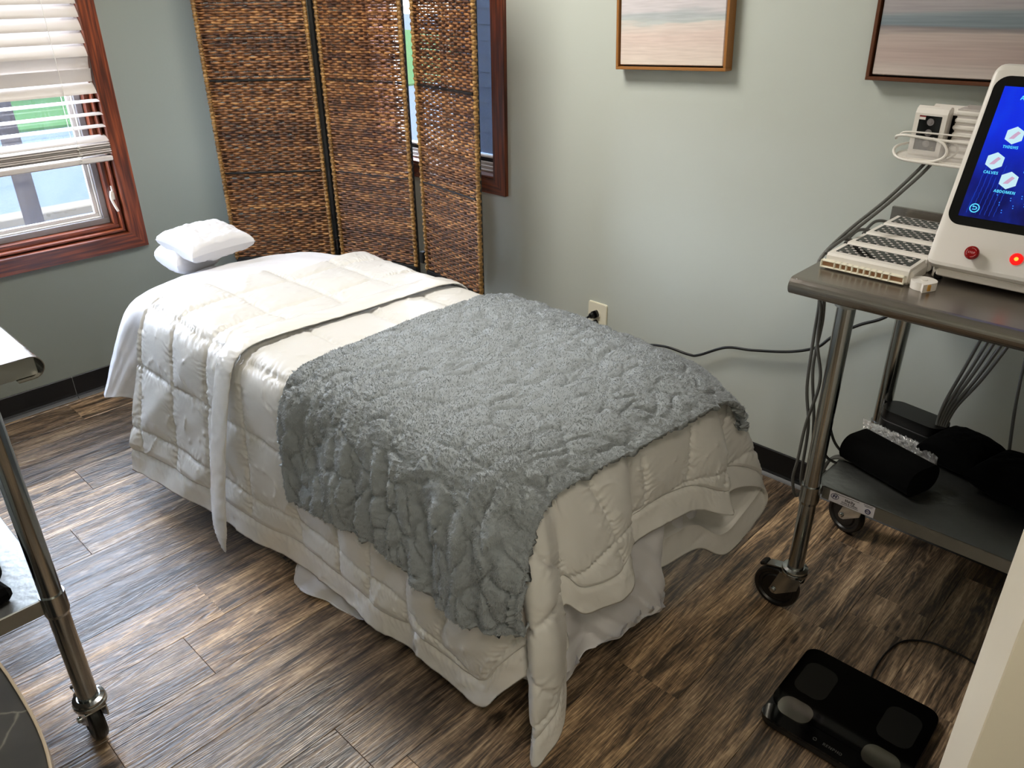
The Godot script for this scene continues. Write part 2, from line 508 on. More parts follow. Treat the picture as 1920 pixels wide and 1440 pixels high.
func door() -> void:
	# the door stands open into the room: its free edge faces the camera, hinged on the right wall
	var p := Vector3(3.3665 - 0.0895 * 0.95, 0, 2.2906 - 0.95)     # far corner of the free edge
	var q := Vector3(3.3665 - 0.0554 * 0.918, 0, 2.2906 - 0.918)   # near corner
	var d := thing("door_1", "", "", Vector3(p.x, 0, p.z), 0.0)
	d.set_meta("kind", "structure")
	var e := (q - p).normalized()
	var along := Vector3(e.z, 0, -e.x)      # away from the free edge
	if along.x < 0: along = -along
	var b := Basis(along, Vector3.UP, along.cross(Vector3.UP))
	var th := (q - p).length()
	var zc := 1.0 if b.z.dot(e) > 0 else -1.0
	var s := MB.new()
	s.box(Vector3(0.80, 2.03, th), Transform3D(b, along * 0.40 + Vector3.UP * 1.025 + e * (th / 2)), 0.0015)
	obj("door_slab", s, M.door_paint, d)
	for y in [[0.25, 0.85], [1.05, 1.90]]:
		for x in [[0.11, 0.36], [0.44, 0.69]]:
			var m := MB.new()
			m.box(Vector3(x[1] - x[0], y[1] - y[0], 0.006), Transform3D(b, along * ((x[0] + x[1]) / 2) + Vector3.UP * ((y[0] + y[1]) / 2) + e * (th + 0.002)), 0.003)
			obj("raised_panel", m, M.door_paint, d)
	var h := MB.new()
	var kx := Transform3D(Basis(along, e, along.cross(e)), along * 0.06 + Vector3.UP * 0.98 + e * th)
	h.lathe([Vector2(0, 0), Vector2(0.032, 0), Vector2(0.032, 0.006), Vector2(0.012, 0.01), Vector2(0.012, 0.04), Vector2(0.026, 0.05), Vector2(0.027, 0.062), Vector2(0.018, 0.072), Vector2(0, 0.074)], 20, kx)
	obj("door_knob", h, M.chrome, d)

# ---------------------------------------------------------------- outside
func outside() -> void:
	var rd := mat("asphalt", Color(0.19, 0.21, 0.235), 1.0, 0.0, 0.0)
	bump(rd, 41, 0.05, 1.5, 2.0)
	mat("concrete", Color(0.26, 0.24, 0.21), 1.0, 0.0, 0.0)
	mat("grass", Color(0.14, 0.20, 0.12), 1.0, 0.0, 0.0)
	mat("pole_wood", Color(0.15, 0.135, 0.13), 1.0, 0.0, 0.0)
	mat("leaf", Color(0.13, 0.22, 0.11), 1.0, 0.0, 0.0)
	mat("bark", Color(0.22, 0.17, 0.15), 1.0, 0.0, 0.1)
	mat("siding", Color(0.26, 0.31, 0.40), 1.0, 0.0, 0.0)
	var g := MB.new(); g.bx(Vector3(-60, -0.8, -40), Vector3(30, -0.6, 40), 0)
	struct("ground", g, M.asphalt)
	var s := MB.new(); s.bx(Vector3(-5.9, -0.62, -20), Vector3(-5.62, -0.52, 20), 0.01)
	struct("trim_1", s, M.concrete)
	var l := MB.new(); l.bx(Vector3(-40, -0.62, -25), Vector3(-11.8, -0.55, 25), 0.01)
	var lawn := struct("lawn", l, M.grass)
	var p := MB.new()
	p.tube([Vector3(-5.0, -0.62, 0.121), Vector3(-5.0, 2.0, 0.118), Vector3(-5.0, 6.0, 0.115)], [0.084, 0.076, 0.066], 20)
	single("utility_pole", p, M.pole_wood, "brown wooden pole standing outside the window by the road", "pole")
	var names := ["green leafy tree across the road seen below the blind, nearest the pole", "green leafy tree across the road at the right edge of the window", "green leafy tree across the road hidden behind the blind"]
	var at := [Vector3(-16, -0.6, -3.2), Vector3(-17, -0.6, -8.0), Vector3(-19, -0.6, 2.0)]
	for i in 3:
		var t := thing("leafy_tree", names[i], "tree", at[i], 0.0)
		var tr := MB.new(); tr.tube([Vector3(0, 0, 0), Vector3(0.05, 1.2, 0), Vector3(0, 2.6, 0.1)], [0.22, 0.17, 0.10], 10)
		obj("trunk", tr, M.bark, t)
		var cr_ := MB.new()
		var r2 := RandomNumberGenerator.new(); r2.seed = 50 + i
		for k in 420:
			var d := Vector3(r2.randfn(), r2.randfn() * 0.8, r2.randfn()).normalized() * (1.7 * pow(r2.randf(), 0.4))
			var b := Basis.from_euler(Vector3(r2.randf() * 6, r2.randf() * 6, r2.randf() * 6)) * 0.22
			var o := Vector3(0, 3.1, 0) + d
			cr_.poly([o + b.x, o + b.y * 0.6, o - b.x, o - b.y * 0.6], b.z.normalized())
		var c := obj("crown", cr_, M.leaf, t)
		c.set_meta("kind", "stuff")
	var w := MB.new()
	for k in 26: w.box(Vector3(3.0, 0.125, 0.02), Transform3D(Basis(Vector3.RIGHT, -0.06), Vector3(-0.4, -0.5 + k * 0.12, -2.6)), 0.003)
	w.bx(Vector3(-1.9, -0.7, -2.8), Vector3(1.1, 2.6, -2.61))
	var sh := obj("shed_siding", w, M.siding)
	meta(sh, "", "", "", "structure")

# ---------------------------------------------------------------- windows
func window_left() -> void:
	var t := thing("window_1", "", "")
	t.set_meta("kind", "structure")
	var z0: float = W1[0]
	var z1: float = W1[1]
	var y0: float = W1[2]
	var y1: float = W1[3]
	var cw := 0.061
	# mitred flat casing with a thin bead
	var mk := func(a: Vector2, b: Vector2, c: Vector2, d: Vector2, m: Material) -> void:      # four (z, y) corners
		var e := MB.new()
		e.prism(PackedVector2Array([a, b, c, d]), 0.018, Transform3D(Basis(Vector3(0, 0, 1), Vector3(0, 1, 0), Vector3(1, 0, 0)), Vector3(0.0, 0, 0)))
		obj("casing", e, m, t)
	mk.call(Vector2(z0 - cw, y0 - cw), Vector2(z0, y0), Vector2(z0, y1), Vector2(z0 - cw, y1 + cw), M.wood_y)
	mk.call(Vector2(z1 + cw, y0 - cw), Vector2(z1, y0), Vector2(z1, y1), Vector2(z1 + cw, y1 + cw), M.wood_y)
	mk.call(Vector2(z0 - cw, y0 - cw), Vector2(z1 + cw, y0 - cw), Vector2(z1, y0), Vector2(z0, y0), M.wood_z)
	mk.call(Vector2(z0 - cw, y1 + cw), Vector2(z1 + cw, y1 + cw), Vector2(z1, y1), Vector2(z0, y1), M.wood_z)
	# stepped jamb, ring by ring: [x from, x to, reveal width inwards]
	for r in [[-0.055, 0.016, 0.0, 0.001, "wood"], [-0.055, -0.030, 0.0, 0.008, "wood"], [-0.075, -0.012, 0.008, 0.016, "wood"], [-0.112, -0.045, 0.016, 0.034, "wood"], [-0.125, -0.085, 0.034, 0.058, "grey_vinyl"], [-0.125, -0.098, 0.058, 0.064, "white_vinyl"], [-0.125, -0.108, 0.064, 0.078, "pale_vinyl"]]:
		var a: float = r[2]
		var b: float = r[3]
		for q in 4:
			var e := MB.new()
			if q == 0: e.bx(Vector3(r[0], y0 + a, z0 + a), Vector3(r[1], y0 + b, z1 - a), 0.0015)
			elif q == 1: e.bx(Vector3(r[0], y1 - b, z0 + a), Vector3(r[1], y1 - a, z1 - a), 0.0015)
			elif q == 2: e.bx(Vector3(r[0], y0 + b, z0 + a), Vector3(r[1], y1 - b, z0 + b), 0.0015)
			else: e.bx(Vector3(r[0], y0 + b, z1 - b), Vector3(r[1], y1 - b, z1 - a), 0.0015)
			var wood: bool = r[4] == "wood"
			obj("jamb_strip" if wood else "sash_rail", e, (M.wood_z if q < 2 else M.wood_y) if wood else M[r[4]], t)
	var g := MB.new(); g.bx(Vector3(-0.120, y0 + 0.07, z0 + 0.07), Vector3(-0.116, y1 - 0.07, z1 - 0.07), 0)
	obj("pane", g, M.glass, t)
	# sash latch on the jamb
	var h := MB.new()
	h.box(Vector3(0.016, 0.030, 0.014), Transform3D(Basis(), Vector3(-0.030, 0.785, z0 + 0.018)), 0.003)
	h.tube(smooth([Vector3(-0.030, 0.805, z0 + 0.022), Vector3(-0.024, 0.785, z0 + 0.030), Vector3(-0.018, 0.76, z0 + 0.028), Vector3(-0.014, 0.725, z0 + 0.018)], 5), 0.0052, 8)
	h.tube([Vector3(-0.034, 0.825, z0 + 0.016), Vector3(-0.028, 0.79, z0 + 0.018)], 0.004, 8)
	obj("latch", h, M.white_plastic, t)
	blind(z0 + 0.002, z1 - 0.002)

func slat_mesh(len: float, w := 0.050, th := 0.0028) -> MB:
	var m := MB.new()
	var pl := PackedVector2Array()
	for i in 9:
		var s := i / 8.0 * 2 - 1
		pl.append(Vector2(s * w / 2, 0.003 * (1 - s * s) + th * 0.5 * (1 - pow(absf(s), 6))))
	for i in range(8, -1, -1):
		var s := i / 8.0 * 2 - 1
		pl.append(Vector2(s * w / 2, 0.003 * (1 - s * s) - th * 0.5 * (1 - pow(absf(s), 6))))
	m.prism(pl, len, Transform3D(), true)
	return m

func blind(z0: float, z1: float) -> void:
	var t := thing("window_blind", "white slatted blind half lowered over the window in the left wall", "blind")
	var m := slat_mesh(z1 - z0).mesh()
	var xc := -0.003
	var put := func(y: float, tilt: float, dx := 0.0) -> void:
		var o := obj("slat", m, M.blind_slat, t)
		o.transform = Transform3D(Basis(Vector3(0, 0, 1), tilt), Vector3(xc + dx, y, z0))
	# closed slats, then three lying open, then the stack on the rail
	for k in 18:
		var y := 1.203 + 0.0445 * k
		var tilt := -1.12
		if k == 0: tilt = -0.95
		elif k == 1: tilt = 1.28
		elif k == 2: tilt = 1.22
		put.call(y, tilt)
	for y in [1.156, 1.108, 1.063]: put.call(y, -0.10)
	put.call(1.018, -0.42)
	for k in 6: put.call(1.000 - k * 0.0075, -0.06 - 0.02 * (k % 2), 0.003 * sin(k * 2.0))
	var r := MB.new(); r.box(Vector3(0.052, 0.020, z1 - z0), Transform3D(Basis(), Vector3(xc, 0.942, (z0 + z1) / 2)), 0.004)
	var br := obj("bottom_rail", r, M.blind_slat, t)
	var pl := MB.new(); pl.lathe([Vector2(0, 0), Vector2(0.007, 0), Vector2(0.007, 0.003), Vector2(0, 0.003)], 12, Transform3D(Basis(), Vector3(xc + 0.012, 0.9295, 1.185)))
	obj("cord_plug", pl, M.grey_vinyl, br)
	var hr := MB.new(); hr.bx(Vector3(-0.05, 1.945, z0), Vector3(0.012, 1.998, z1))
	obj("head_rail", hr, M.blind_slat, t)
	for z in [1.205, 1.66, 2.12]:
		for dx in [-0.026, 0.028]:
			var c := MB.new()
			c.tube([Vector3(xc + dx * 0.8, 1.95, z), Vector3(xc + dx * 0.8, 1.15, z), Vector3(xc + dx, 1.0, z)], 0.0011, 6)
			obj("ladder_cord", c, M.cord_white, t)
		var lp := MB.new()
		var pts := []
		for k in 40: pts.append(Vector3(xc + 0.030 + 0.003 * sin(k * 1.3), 1.004 - k * 0.0017, z + 0.010 * sin(k * 0.9) * (0.6 + 0.4 * sin(k * 0.37))))
		lp.tube(pts, 0.0011, 5)
		obj("cord_loops", lp, M.cord_white, t)

func window_back() -> void:
	var t := thing("window_2", "", "")
	t.set_meta("kind", "structure")
	var x0: float = W2[0]
	var x1: float = W2[1]
	var y0: float = W2[2]
	var y1: float = W2[3]
	var cw := 0.067
	var mk := func(pts: Array, m: Material) -> void:
		var e := MB.new(); e.prism(PackedVector2Array(pts), 0.018)
		obj("casing", e, m, t)
	mk.call([Vector2(x1, y0), Vector2(x1 + cw, y0 - cw + 0.008), Vector2(x1 + cw, y1 + cw), Vector2(x1, y1)], M.wood_y)
	mk.call([Vector2(x0, y0), Vector2(x0 - cw, y0 - cw + 0.008), Vector2(x0 - cw, y1 + cw), Vector2(x0, y1)], M.wood_y)
	mk.call([Vector2(x0 - cw, y0 - cw + 0.008), Vector2(x1 + cw, y0 - cw + 0.008), Vector2(x1, y0), Vector2(x0, y0)], M.wood_x)
	mk.call([Vector2(x0 - cw, y1 + cw), Vector2(x1 + cw, y1 + cw), Vector2(x1, y1), Vector2(x0, y1)], M.wood_x)
	for q in 4:
		var e := MB.new()
		if q == 0: e.bx(Vector3(x0, y0, -0.13), Vector3(x1, y0 + 0.010, 0.012))
		elif q == 1: e.bx(Vector3(x0, y1 - 0.012, -0.13), Vector3(x1, y1, 0.012))
		elif q == 2: e.bx(Vector3(x0, y0, -0.13), Vector3(x0 + 0.008, y1, 0.012))
		else: e.bx(Vector3(x1 - 0.008, y0, -0.13), Vector3(x1, y1, 0.012))
		obj("jamb_strip", e, M.wood_x if q < 2 else M.wood_y, t)
	# tracks and sashes
	for k in 3:
		var e := MB.new(); e.bx(Vector3(x0 + 0.008, y0 + 0.010, -0.050 - k * 0.022), Vector3(x1 - 0.008, y0 + 0.018 + k * 0.010, -0.040 - k * 0.022))
		obj("sill_track", e, M.pale_vinyl, t)
	var dk := MB.new(); dk.bx(Vector3(x0 + 0.008, y0 + 0.018, -0.125), Vector3(x1 - 0.008, y0 + 0.052, -0.100))
	obj("sash_rail", dk, M.black_plastic, t)
	var lt := MB.new(); lt.bx(Vector3(x0 + 0.008, y0 + 0.052, -0.125), Vector3(x1 - 0.008, y0 + 0.060, -0.098))
	obj("sash_rail", lt, M.white_vinyl, t)
	var xm := 0.66
	for x in [x0 + 0.008, xm, x1 - 0.020]:
		var e := MB.new(); e.bx(Vector3(x, y0 + 0.060, -0.125), Vector3(x + (0.03 if x == xm else 0.012), y1 - 0.012, -0.100))
		obj("sash_stile", e, M.white_vinyl, t)
	var g := MB.new(); g.bx(Vector3(x0 + 0.02, y0 + 0.06, -0.118), Vector3(x1 - 0.02, y1 - 0.012, -0.114), 0)
	obj("pane", g, M.glass, t)
	var n := MB.new(); n.bx(Vector3(xm + 0.03, y0 + 0.06, -0.137), Vector3(x1 - 0.008, y1 - 0.012, -0.135), 0)
	obj("insect_screen", n, M.insect_mesh, t)

# ---------------------------------------------------------------- bed
# a control column of a hanging cloth: [spine, rim, hem, bulge]
func drape(cols: Array, top_y: float, down_from_hem: float, step := 0.010, fine := 1.0) -> Dictionary:
	var ctrl := []
	for c in cols:
		var s: Vector3 = c[0]
		var r: Vector3 = c[1]
		var h: Vector3 = c[2]
		var bulge: float = c[3] if c.size() > 3 else 0.0
		var n := Vector3(r.x - s.x, 0, r.z - s.z).normalized()
		var d := (h - r).length()
		var u := 1.0 - down_from_hem / d
		var q := [Vector3(s.x, top_y, s.z), Vector3(lerpf(s.x, r.x, 0.5), top_y, lerpf(s.z, r.z, 0.5)), Vector3(r.x, r.y + 0.004, r.z) - n * 0.09, r - n * 0.012 + Vector3.DOWN * 0.012,
			r.lerp(h, 0.14) + n * (0.012 + bulge * 0.4), r.lerp(h, 0.5) + n * (0.006 + bulge), r.lerp(h, u) + n * bulge * 0.3, h]
		ctrl.append([q, n, r])
	# dense columns
	var dense := []
	var m := ctrl.size()
	for i in m - 1:
		var a: Array = ctrl[maxi(i - 1, 0)]
		var b: Array = ctrl[i]
		var c: Array = ctrl[i + 1]
		var d: Array = ctrl[mini(i + 2, m - 1)]
		var dist: float = maxf((b[0][7] - c[0][7]).length(), (b[2] - c[2]).length() * 0.7)
		var sub := clampi(int(dist / step), 4, 90)
		for k in sub + (1 if i == m - 2 else 0):
			var t := float(k) / sub
			var q := []
			for j in 8: q.append(cr(a[0][j], b[0][j], c[0][j], d[0][j], t))
			dense.append([q, (b[1] as Vector3).lerp(c[1], t).normalized(), (b[2] as Vector3).lerp(c[2], t)])
	# dense rows
	var seg := [int(10 * fine), int(14 * fine), int(10 * fine), 8, int(22 * fine), int(24 * fine), 9]
	var ri: int = seg[0] + seg[1] + seg[2]
	var rows := 1
	for s in seg: rows += s
	var nc := dense.size()
	var p := PackedVector3Array(); p.resize(rows * nc)
	var ab := PackedVector2Array(); ab.resize(rows * nc)
	var dn := PackedFloat32Array(); dn.resize(rows * nc)
	for k in nc:
		var q: Array = dense[k][0]
		var r := 0
		for j in 7:
			for e in seg[j] + (1 if j == 6 else 0):
				p[r * nc + k] = cr(q[maxi(j - 1, 0)], q[j], q[j + 1], q[mini(j + 2, 7)], float(e) / seg[j])
				r += 1
		var n: Vector3 = dense[k][1]
		var rim: Vector3 = dense[k][2]
		var i0 := ri * nc
		var down := 0.0
		for rr in rows:
			var i := rr * nc + k
			if rr > ri: down += (p[i] - p[i - nc]).length()
			dn[i] = down
			ab[i] = Vector2(p[i].x, p[i].z) if rr <= ri else Vector2(p[i0 + k].x + n.x * down, p[i0 + k].z + n.z * down)
	return {"p": p, "ab": ab, "dn": dn, "rows": rows, "cols": nc, "dense": dense}

func sub_rows(p: PackedVector3Array, nc: int, a: int, b: int) -> PackedVector3Array:
	return p.slice(a * nc, b * nc)

func bed() -> void:
	# massage table
	var t := thing("massage_table", "padded massage table on wooden legs under the white bedding", "massage table", Vector3(1.56, 0, 1.0))
	var top := MB.new(); top.box(Vector3(1.70, 0.075, 0.60), Transform3D(Basis(), Vector3(0.01, 0.565, 0)), 0.03)
	obj("padded_top", top, M.black_cloth, t)
	var fr := MB.new()
	for s in [-1, 1]:
		fr.box(Vector3(1.66, 0.06, 0.025), Transform3D(Basis(), Vector3(0.01, 0.495, s * 0.29)))
		fr.box(Vector3(0.025, 0.06, 0.56), Transform3D(Basis(), Vector3(0.01 + s * 0.81, 0.495, 0)))
	obj("frame", fr, M.wood_x, t)
	for sx in [-1, 1]:
		for sz in [-1, 1]:
			var l := MB.new(); l.box(Vector3(0.05, 0.46, 0.04), Transform3D(Basis(), Vector3(sx * 0.78, 0.235, sz * 0.27)), 0.004)
			obj("leg", l, M.bark, t)
			var fo := MB.new(); fo.lathe([Vector2(0, 0), Vector2(0.026, 0), Vector2(0.022, 0.012), Vector2(0, 0.012)], 14, Transform3D(Basis(), Vector3(sx * 0.78, 0, sz * 0.27)))
			obj("rubber_foot", fo, M.rubber, t)
	# sheet under the comforter
	var Y := 0.648
	var sc := [
		[Vector3(0.95, 0, 0.95), Vector3(0.66, 0.635, 0.90), Vector3(0.60, 0.32, 0.88)],
		[Vector3(0.95, 0, 1.02), Vector3(0.645, 0.638, 1.08), Vector3(0.58, 0.32, 1.10)],
		[Vector3(0.98, 0, 1.06), Vector3(0.66, 0.632, 1.24), Vector3(0.585, 0.30, 1.34)],
		[Vector3(1.00, 0, 1.06), Vector3(0.71, 0.628, 1.345), Vector3(0.640, 0.285, 1.500), 0.01],
		[Vector3(1.04, 0, 1.06), Vector3(0.79, 0.632, 1.385), Vector3(0.700, 0.292, 1.545), 0.012],
		[Vector3(1.08, 0, 1.05), Vector3(0.90, 0.635, 1.385), Vector3(0.80, 0.300, 1.49), -0.01],
		[Vector3(1.15, 0, 1.02), Vector3(1.10, 0.635, 1.375), Vector3(1.02, 0.25, 1.43)],
		[Vector3(1.5, 0, 1.0), Vector3(1.50, 0.635, 1.37), Vector3(1.50, 0.22, 1.40)],
		[Vector3(1.6, 0, 1.0), Vector3(1.64, 0.635, 1.365), Vector3(1.645, 0.11, 1.40)],
		[Vector3(1.65, 0, 1.0), Vector3(1.69, 0.635, 1.36), Vector3(1.688, 0.012, 1.462), -0.022],
		[Vector3(1.75, 0, 1.0), Vector3(1.80, 0.635, 1.36), Vector3(1.80, 0.006, 1.440), -0.022],
		[Vector3(1.85, 0, 1.0), Vector3(1.92, 0.635, 1.36), Vector3(1.945, 0.010, 1.415), -0.018],
		[Vector3(1.95, 0, 1.0), Vector3(2.05, 0.635, 1.37), Vector3(2.06, 0.14, 1.385)],
		[Vector3(2.1, 0, 1.0), Vector3(2.35, 0.635, 1.365), Vector3(2.38, 0.16, 1.38)],
		[Vector3(2.15, 0, 1.0), Vector3(2.45, 0.635, 1.34), Vector3(2.48, 0.14, 1.355)],
		[Vector3(2.2, 0, 1.0), Vector3(2.475, 0.635, 1.28), Vector3(2.50, 0.075, 1.27), 0.01],
		[Vector3(2.2, 0, 1.0), Vector3(2.478, 0.635, 1.20), Vector3(2.515, 0.055, 1.225), 0.015],
		[Vector3(2.2, 0, 1.0), Vector3(2.48, 0.635, 1.15), Vector3(2.500, 0.075, 1.14), -0.01],
		[Vector3(2.2, 0, 1.0), Vector3(2.48, 0.635, 1.08), Vector3(2.525, 0.070, 1.08), 0.015],
		[Vector3(2.2, 0, 1.0), Vector3(2.48, 0.635, 0.98), Vector3(2.530, 0.062, 0.95), 0.01],
		[Vector3(2.2, 0, 1.0), Vector3(2.48, 0.635, 0.90), Vector3(2.535, 0.058, 0.865), 0.01],
		[Vector3(2.2, 0, 1.0), Vector3(2.47, 0.635, 0.82), Vector3(2.47, 0.16, 0.82)],
		[Vector3(2.2, 0, 1.0), Vector3(2.46, 0.635, 0.72), Vector3(2.47, 0.20, 0.70)],
		[Vector3(2.1, 0, 1.0), Vector3(2.38, 0.635, 0.655), Vector3(2.40, 0.22, 0.62)],
		[Vector3(1.5, 0, 1.0), Vector3(1.50, 0.635, 0.64), Vector3(1.50, 0.22, 0.60)],
		[Vector3(1.1, 0, 0.98), Vector3(1.05, 0.635, 0.625), Vector3(1.05, 0.25, 0.58)],
		[Vector3(1.0, 0, 0.95), Vector3(0.86, 0.63, 0.64), Vector3(0.83, 0.30, 0.58)],
		[Vector3(0.98, 0, 0.95), Vector3(0.74, 0.63, 0.70), Vector3(0.68, 0.30, 0.66)],
		[Vector3(0.95, 0, 0.95), Vector3(0.675, 0.633, 0.80), Vector3(0.62, 0.31, 0.77)],
		[Vector3(0.95, 0, 0.95), Vector3(0.66, 0.635, 0.90), Vector3(0.60, 0.32, 0.88)],
	]
	for c in sc: c[0] = Vector3(clampf(c[1].x, 1.0, 2.15), 0, 1.0)
	var d := drape(sc, Y, 0.035)
	var p: PackedVector3Array = d.p
	var nr := MB.normals(p, d.rows, d.cols)
	var nz := noise(61, 2.3, FastNoiseLite.TYPE_SIMPLEX_SMOOTH, 3)
	for i in p.size():
		var ab: Vector2 = d.ab[i]
		var dn: float = d.dn[i]
		var w := nz.get_noise_2d(ab.x * 1.5, ab.y * 1.5) * 0.006
		if dn > 0: w += nz.get_noise_2d(ab.x * 3.0 + ab.y * 2.0, 5.0) * 0.02 * minf(dn / 0.3, 1.0)
		var s := 1.0 if nr[i].y > 0 or dn > 0 else -1.0
		p[i] += nr[i] * (w * s)
	var sheet := MB.new()
	sheet.grid(sub_rows(p, d.cols, 0, d.rows - 9), d.rows - 9, d.cols, false, true)
	var so := single("bed_sheet", sheet, M.sheet_cloth, "smooth white flat sheet showing bare at the head of the bed", "bed sheet")
	hem("stitched_hem", d, p, d.rows - 10, M.sheet_cloth, so, 0.003)
	comforter()
	satin_band()
	throw_blanket()
	head_end()

func hem(called: String, d: Dictionary, p: PackedVector3Array, from_row: int, m: Material, parent: Node, th: float) -> void:
	var nc: int = d.cols
	var rows: int = d.rows
	var q := p.slice(from_row * nc, rows * nc)
	for back in [[0.0, 1.0], [0.035, 1.0]]:
		for k in nc:
			var n: Vector3 = d.dense[k][1]
			var h := p[(rows - 1) * nc + k]
			var g := p[(rows - 6) * nc + k]
			q.append(h + (g - h).normalized() * back[0] - n * th)
	var b := MB.new()
	b.grid(q, rows - from_row + 2, nc, false, true)
	obj(called, b, m, parent)

func quilt(ab: Vector2) -> Array:      # [height 0..1, distance to the nearest seam, distance along it]
	var L := 0.2
	var u := ab.x / L - 0.5
	var w := ab.y / L
	var fu := absf(u - roundf(u)) * L
	var fw := absf(w - roundf(w)) * L
	var h := pow(sin(PI * fposmod(u, 1.0)) * sin(PI * fposmod(w, 1.0)), 0.36)
	return [h, minf(fu, fw), ab.y if fu < fw else ab.x]

func comforter() -> void:
	var Y := 0.665
	var R := 0.655
	var s0 := Vector3(2.05, 0, 1.0)
	var co := [
		[Vector3(0.95, 0, 0.98), Vector3(0.895, R, 1.40), Vector3(0.905, 0.105, 1.580), 0.0],
		[Vector3(1.10, 0, 0.98), Vector3(1.10, R, 1.40), Vector3(1.13, 0.098, 1.535), 0.0],
		[Vector3(1.30, 0, 0.98), Vector3(1.30, R, 1.395), Vector3(1.32, 0.092, 1.502), 0.005],
		[Vector3(1.55, 0, 0.98), Vector3(1.54, R, 1.395), Vector3(1.56, 0.085, 1.478), 0.005],
		[Vector3(1.75, 0, 0.98), Vector3(1.73, R, 1.395), Vector3(1.738, 0.082, 1.447), 0.004],
		[Vector3(1.90, 0, 0.98), Vector3(1.90, R, 1.395), Vector3(1.92, 0.080, 1.447), 0.004],
		[Vector3(1.95, 0, 0.98), Vector3(2.03, R, 1.395), Vector3(2.052, 0.078, 1.450), 0.004],
		[Vector3(2.00, 0, 0.98), Vector3(2.14, R, 1.395), Vector3(2.165, 0.060, 1.428), 0.0],
		[Vector3(2.02, 0, 0.98), Vector3(2.20, R, 1.39), Vector3(2.215, 0.075, 1.445), 0.006],
		[Vector3(2.03, 0, 0.98), Vector3(2.29, R, 1.39), Vector3(2.315, 0.055, 1.432), 0.01],
		[s0, Vector3(2.37, R, 1.385), Vector3(2.418, 0.052, 1.424), 0.012],
		[s0, Vector3(2.41, R, 1.38), Vector3(2.470, 0.125, 1.415), 0.012],
		[s0, Vector3(2.445, R, 1.365), Vector3(2.525, 0.195, 1.388), 0.004],
		[s0, Vector3(2.455, R, 1.352), Vector3(2.530, 0.17, 1.355), 0.0],
		[s0, Vector3(2.465, R, 1.342), Vector3(2.545, 0.06, 1.385), 0.0],
		[s0, Vector3(2.47, R, 1.334), Vector3(2.590, 0.015, 1.432), 0.035],
		[s0, Vector3(2.475, R, 1.322), Vector3(2.605, 0.040, 1.400), 0.045],
		[s0, Vector3(2.48, R, 1.308), Vector3(2.605, 0.075, 1.350), 0.04],
		[s0, Vector3(2.483, R, 1.295), Vector3(2.570, 0.17, 1.292), 0.01],
		[s0, Vector3(2.485, R, 1.275), Vector3(2.545, 0.34, 1.285), 0.0],
		[s0, Vector3(2.49, R, 1.24), Vector3(2.565, 0.300, 1.235), 0.01],
		[s0, Vector3(2.493, R, 1.19), Vector3(2.575, 0.285, 1.175), 0.014],
		[s0, Vector3(2.495, R, 1.13), Vector3(2.585, 0.285, 1.11), 0.016],
		[s0, Vector3(2.495, R, 1.08), Vector3(2.575, 0.310, 1.065), 0.012],
		[s0, Vector3(2.495, R, 1.05), Vector3(2.535, 0.345, 1.035), 0.0],
		[s0, Vector3(2.495, R, 1.00), Vector3(2.545, 0.365, 0.975), 0.006],
		[s0, Vector3(2.495, R, 0.92), Vector3(2.560, 0.365, 0.88), 0.006],
		[s0, Vector3(2.495, R, 0.84), Vector3(2.575, 0.350, 0.79), 0.006],
		[s0, Vector3(2.495, R, 0.76), Vector3(2.600, 0.300, 0.70), 0.014],
		[s0, Vector3(2.49, R, 0.725), Vector3(2.605, 0.290, 0.665), 0.014],
		[s0, Vector3(2.485, R, 0.705), Vector3(2.570, 0.315, 0.645), 0.0],
		[s0, Vector3(2.48, R, 0.685), Vector3(2.575, 0.310, 0.57), 0.0],
		[s0, Vector3(2.47, R, 0.665), Vector3(2.595, 0.255, 0.460), 0.02],
		[s0, Vector3(2.455, R, 0.655), Vector3(2.590, 0.170, 0.430), 0.02],
		[s0, Vector3(2.44, R, 0.650), Vector3(2.555, 0.055, 0.545), -0.02],
		[Vector3(2.0, 0, 0.98), Vector3(2.42, R, 0.645), Vector3(2.52, 0.12, 0.66), -0.03],
		[Vector3(2.0, 0, 0.98), Vector3(2.39, R, 0.640), Vector3(2.515, 0.165, 0.85), -0.02],
		[Vector3(2.0, 0, 0.98), Vector3(2.36, R, 0.635), Vector3(2.46, 0.22, 0.80), -0.03],
		[Vector3(1.95, 0, 0.98), Vector3(2.30, R, 0.632), Vector3(2.36, 0.25, 0.56), 0.0],
		[Vector3(1.7, 0, 0.98), Vector3(1.75, R, 0.630), Vector3(1.76, 0.22, 0.52), 0.005],
		[Vector3(1.3, 0, 0.98), Vector3(1.30, R, 0.615), Vector3(1.30, 0.22, 0.51), 0.005],
		[Vector3(1.05, 0, 0.98), Vector3(1.00, R, 0.605), Vector3(1.00, 0.22, 0.50), 0.005],
	]
	var d := drape(co, Y, 0.075, 0.0055, 1.9)
	var p: PackedVector3Array = d.p
	var nc: int = d.cols
	var nr := MB.normals(p, d.rows, nc)
	var n1 := noise(71, 3.2, FastNoiseLite.TYPE_SIMPLEX_SMOOTH, 3)
	var n2 := noise(72, 9.0, FastNoiseLite.TYPE_SIMPLEX_SMOOTH, 2)
	n2.fractal_type = FastNoiseLite.FRACTAL_RIDGED
	var brow: int = d.rows - 10
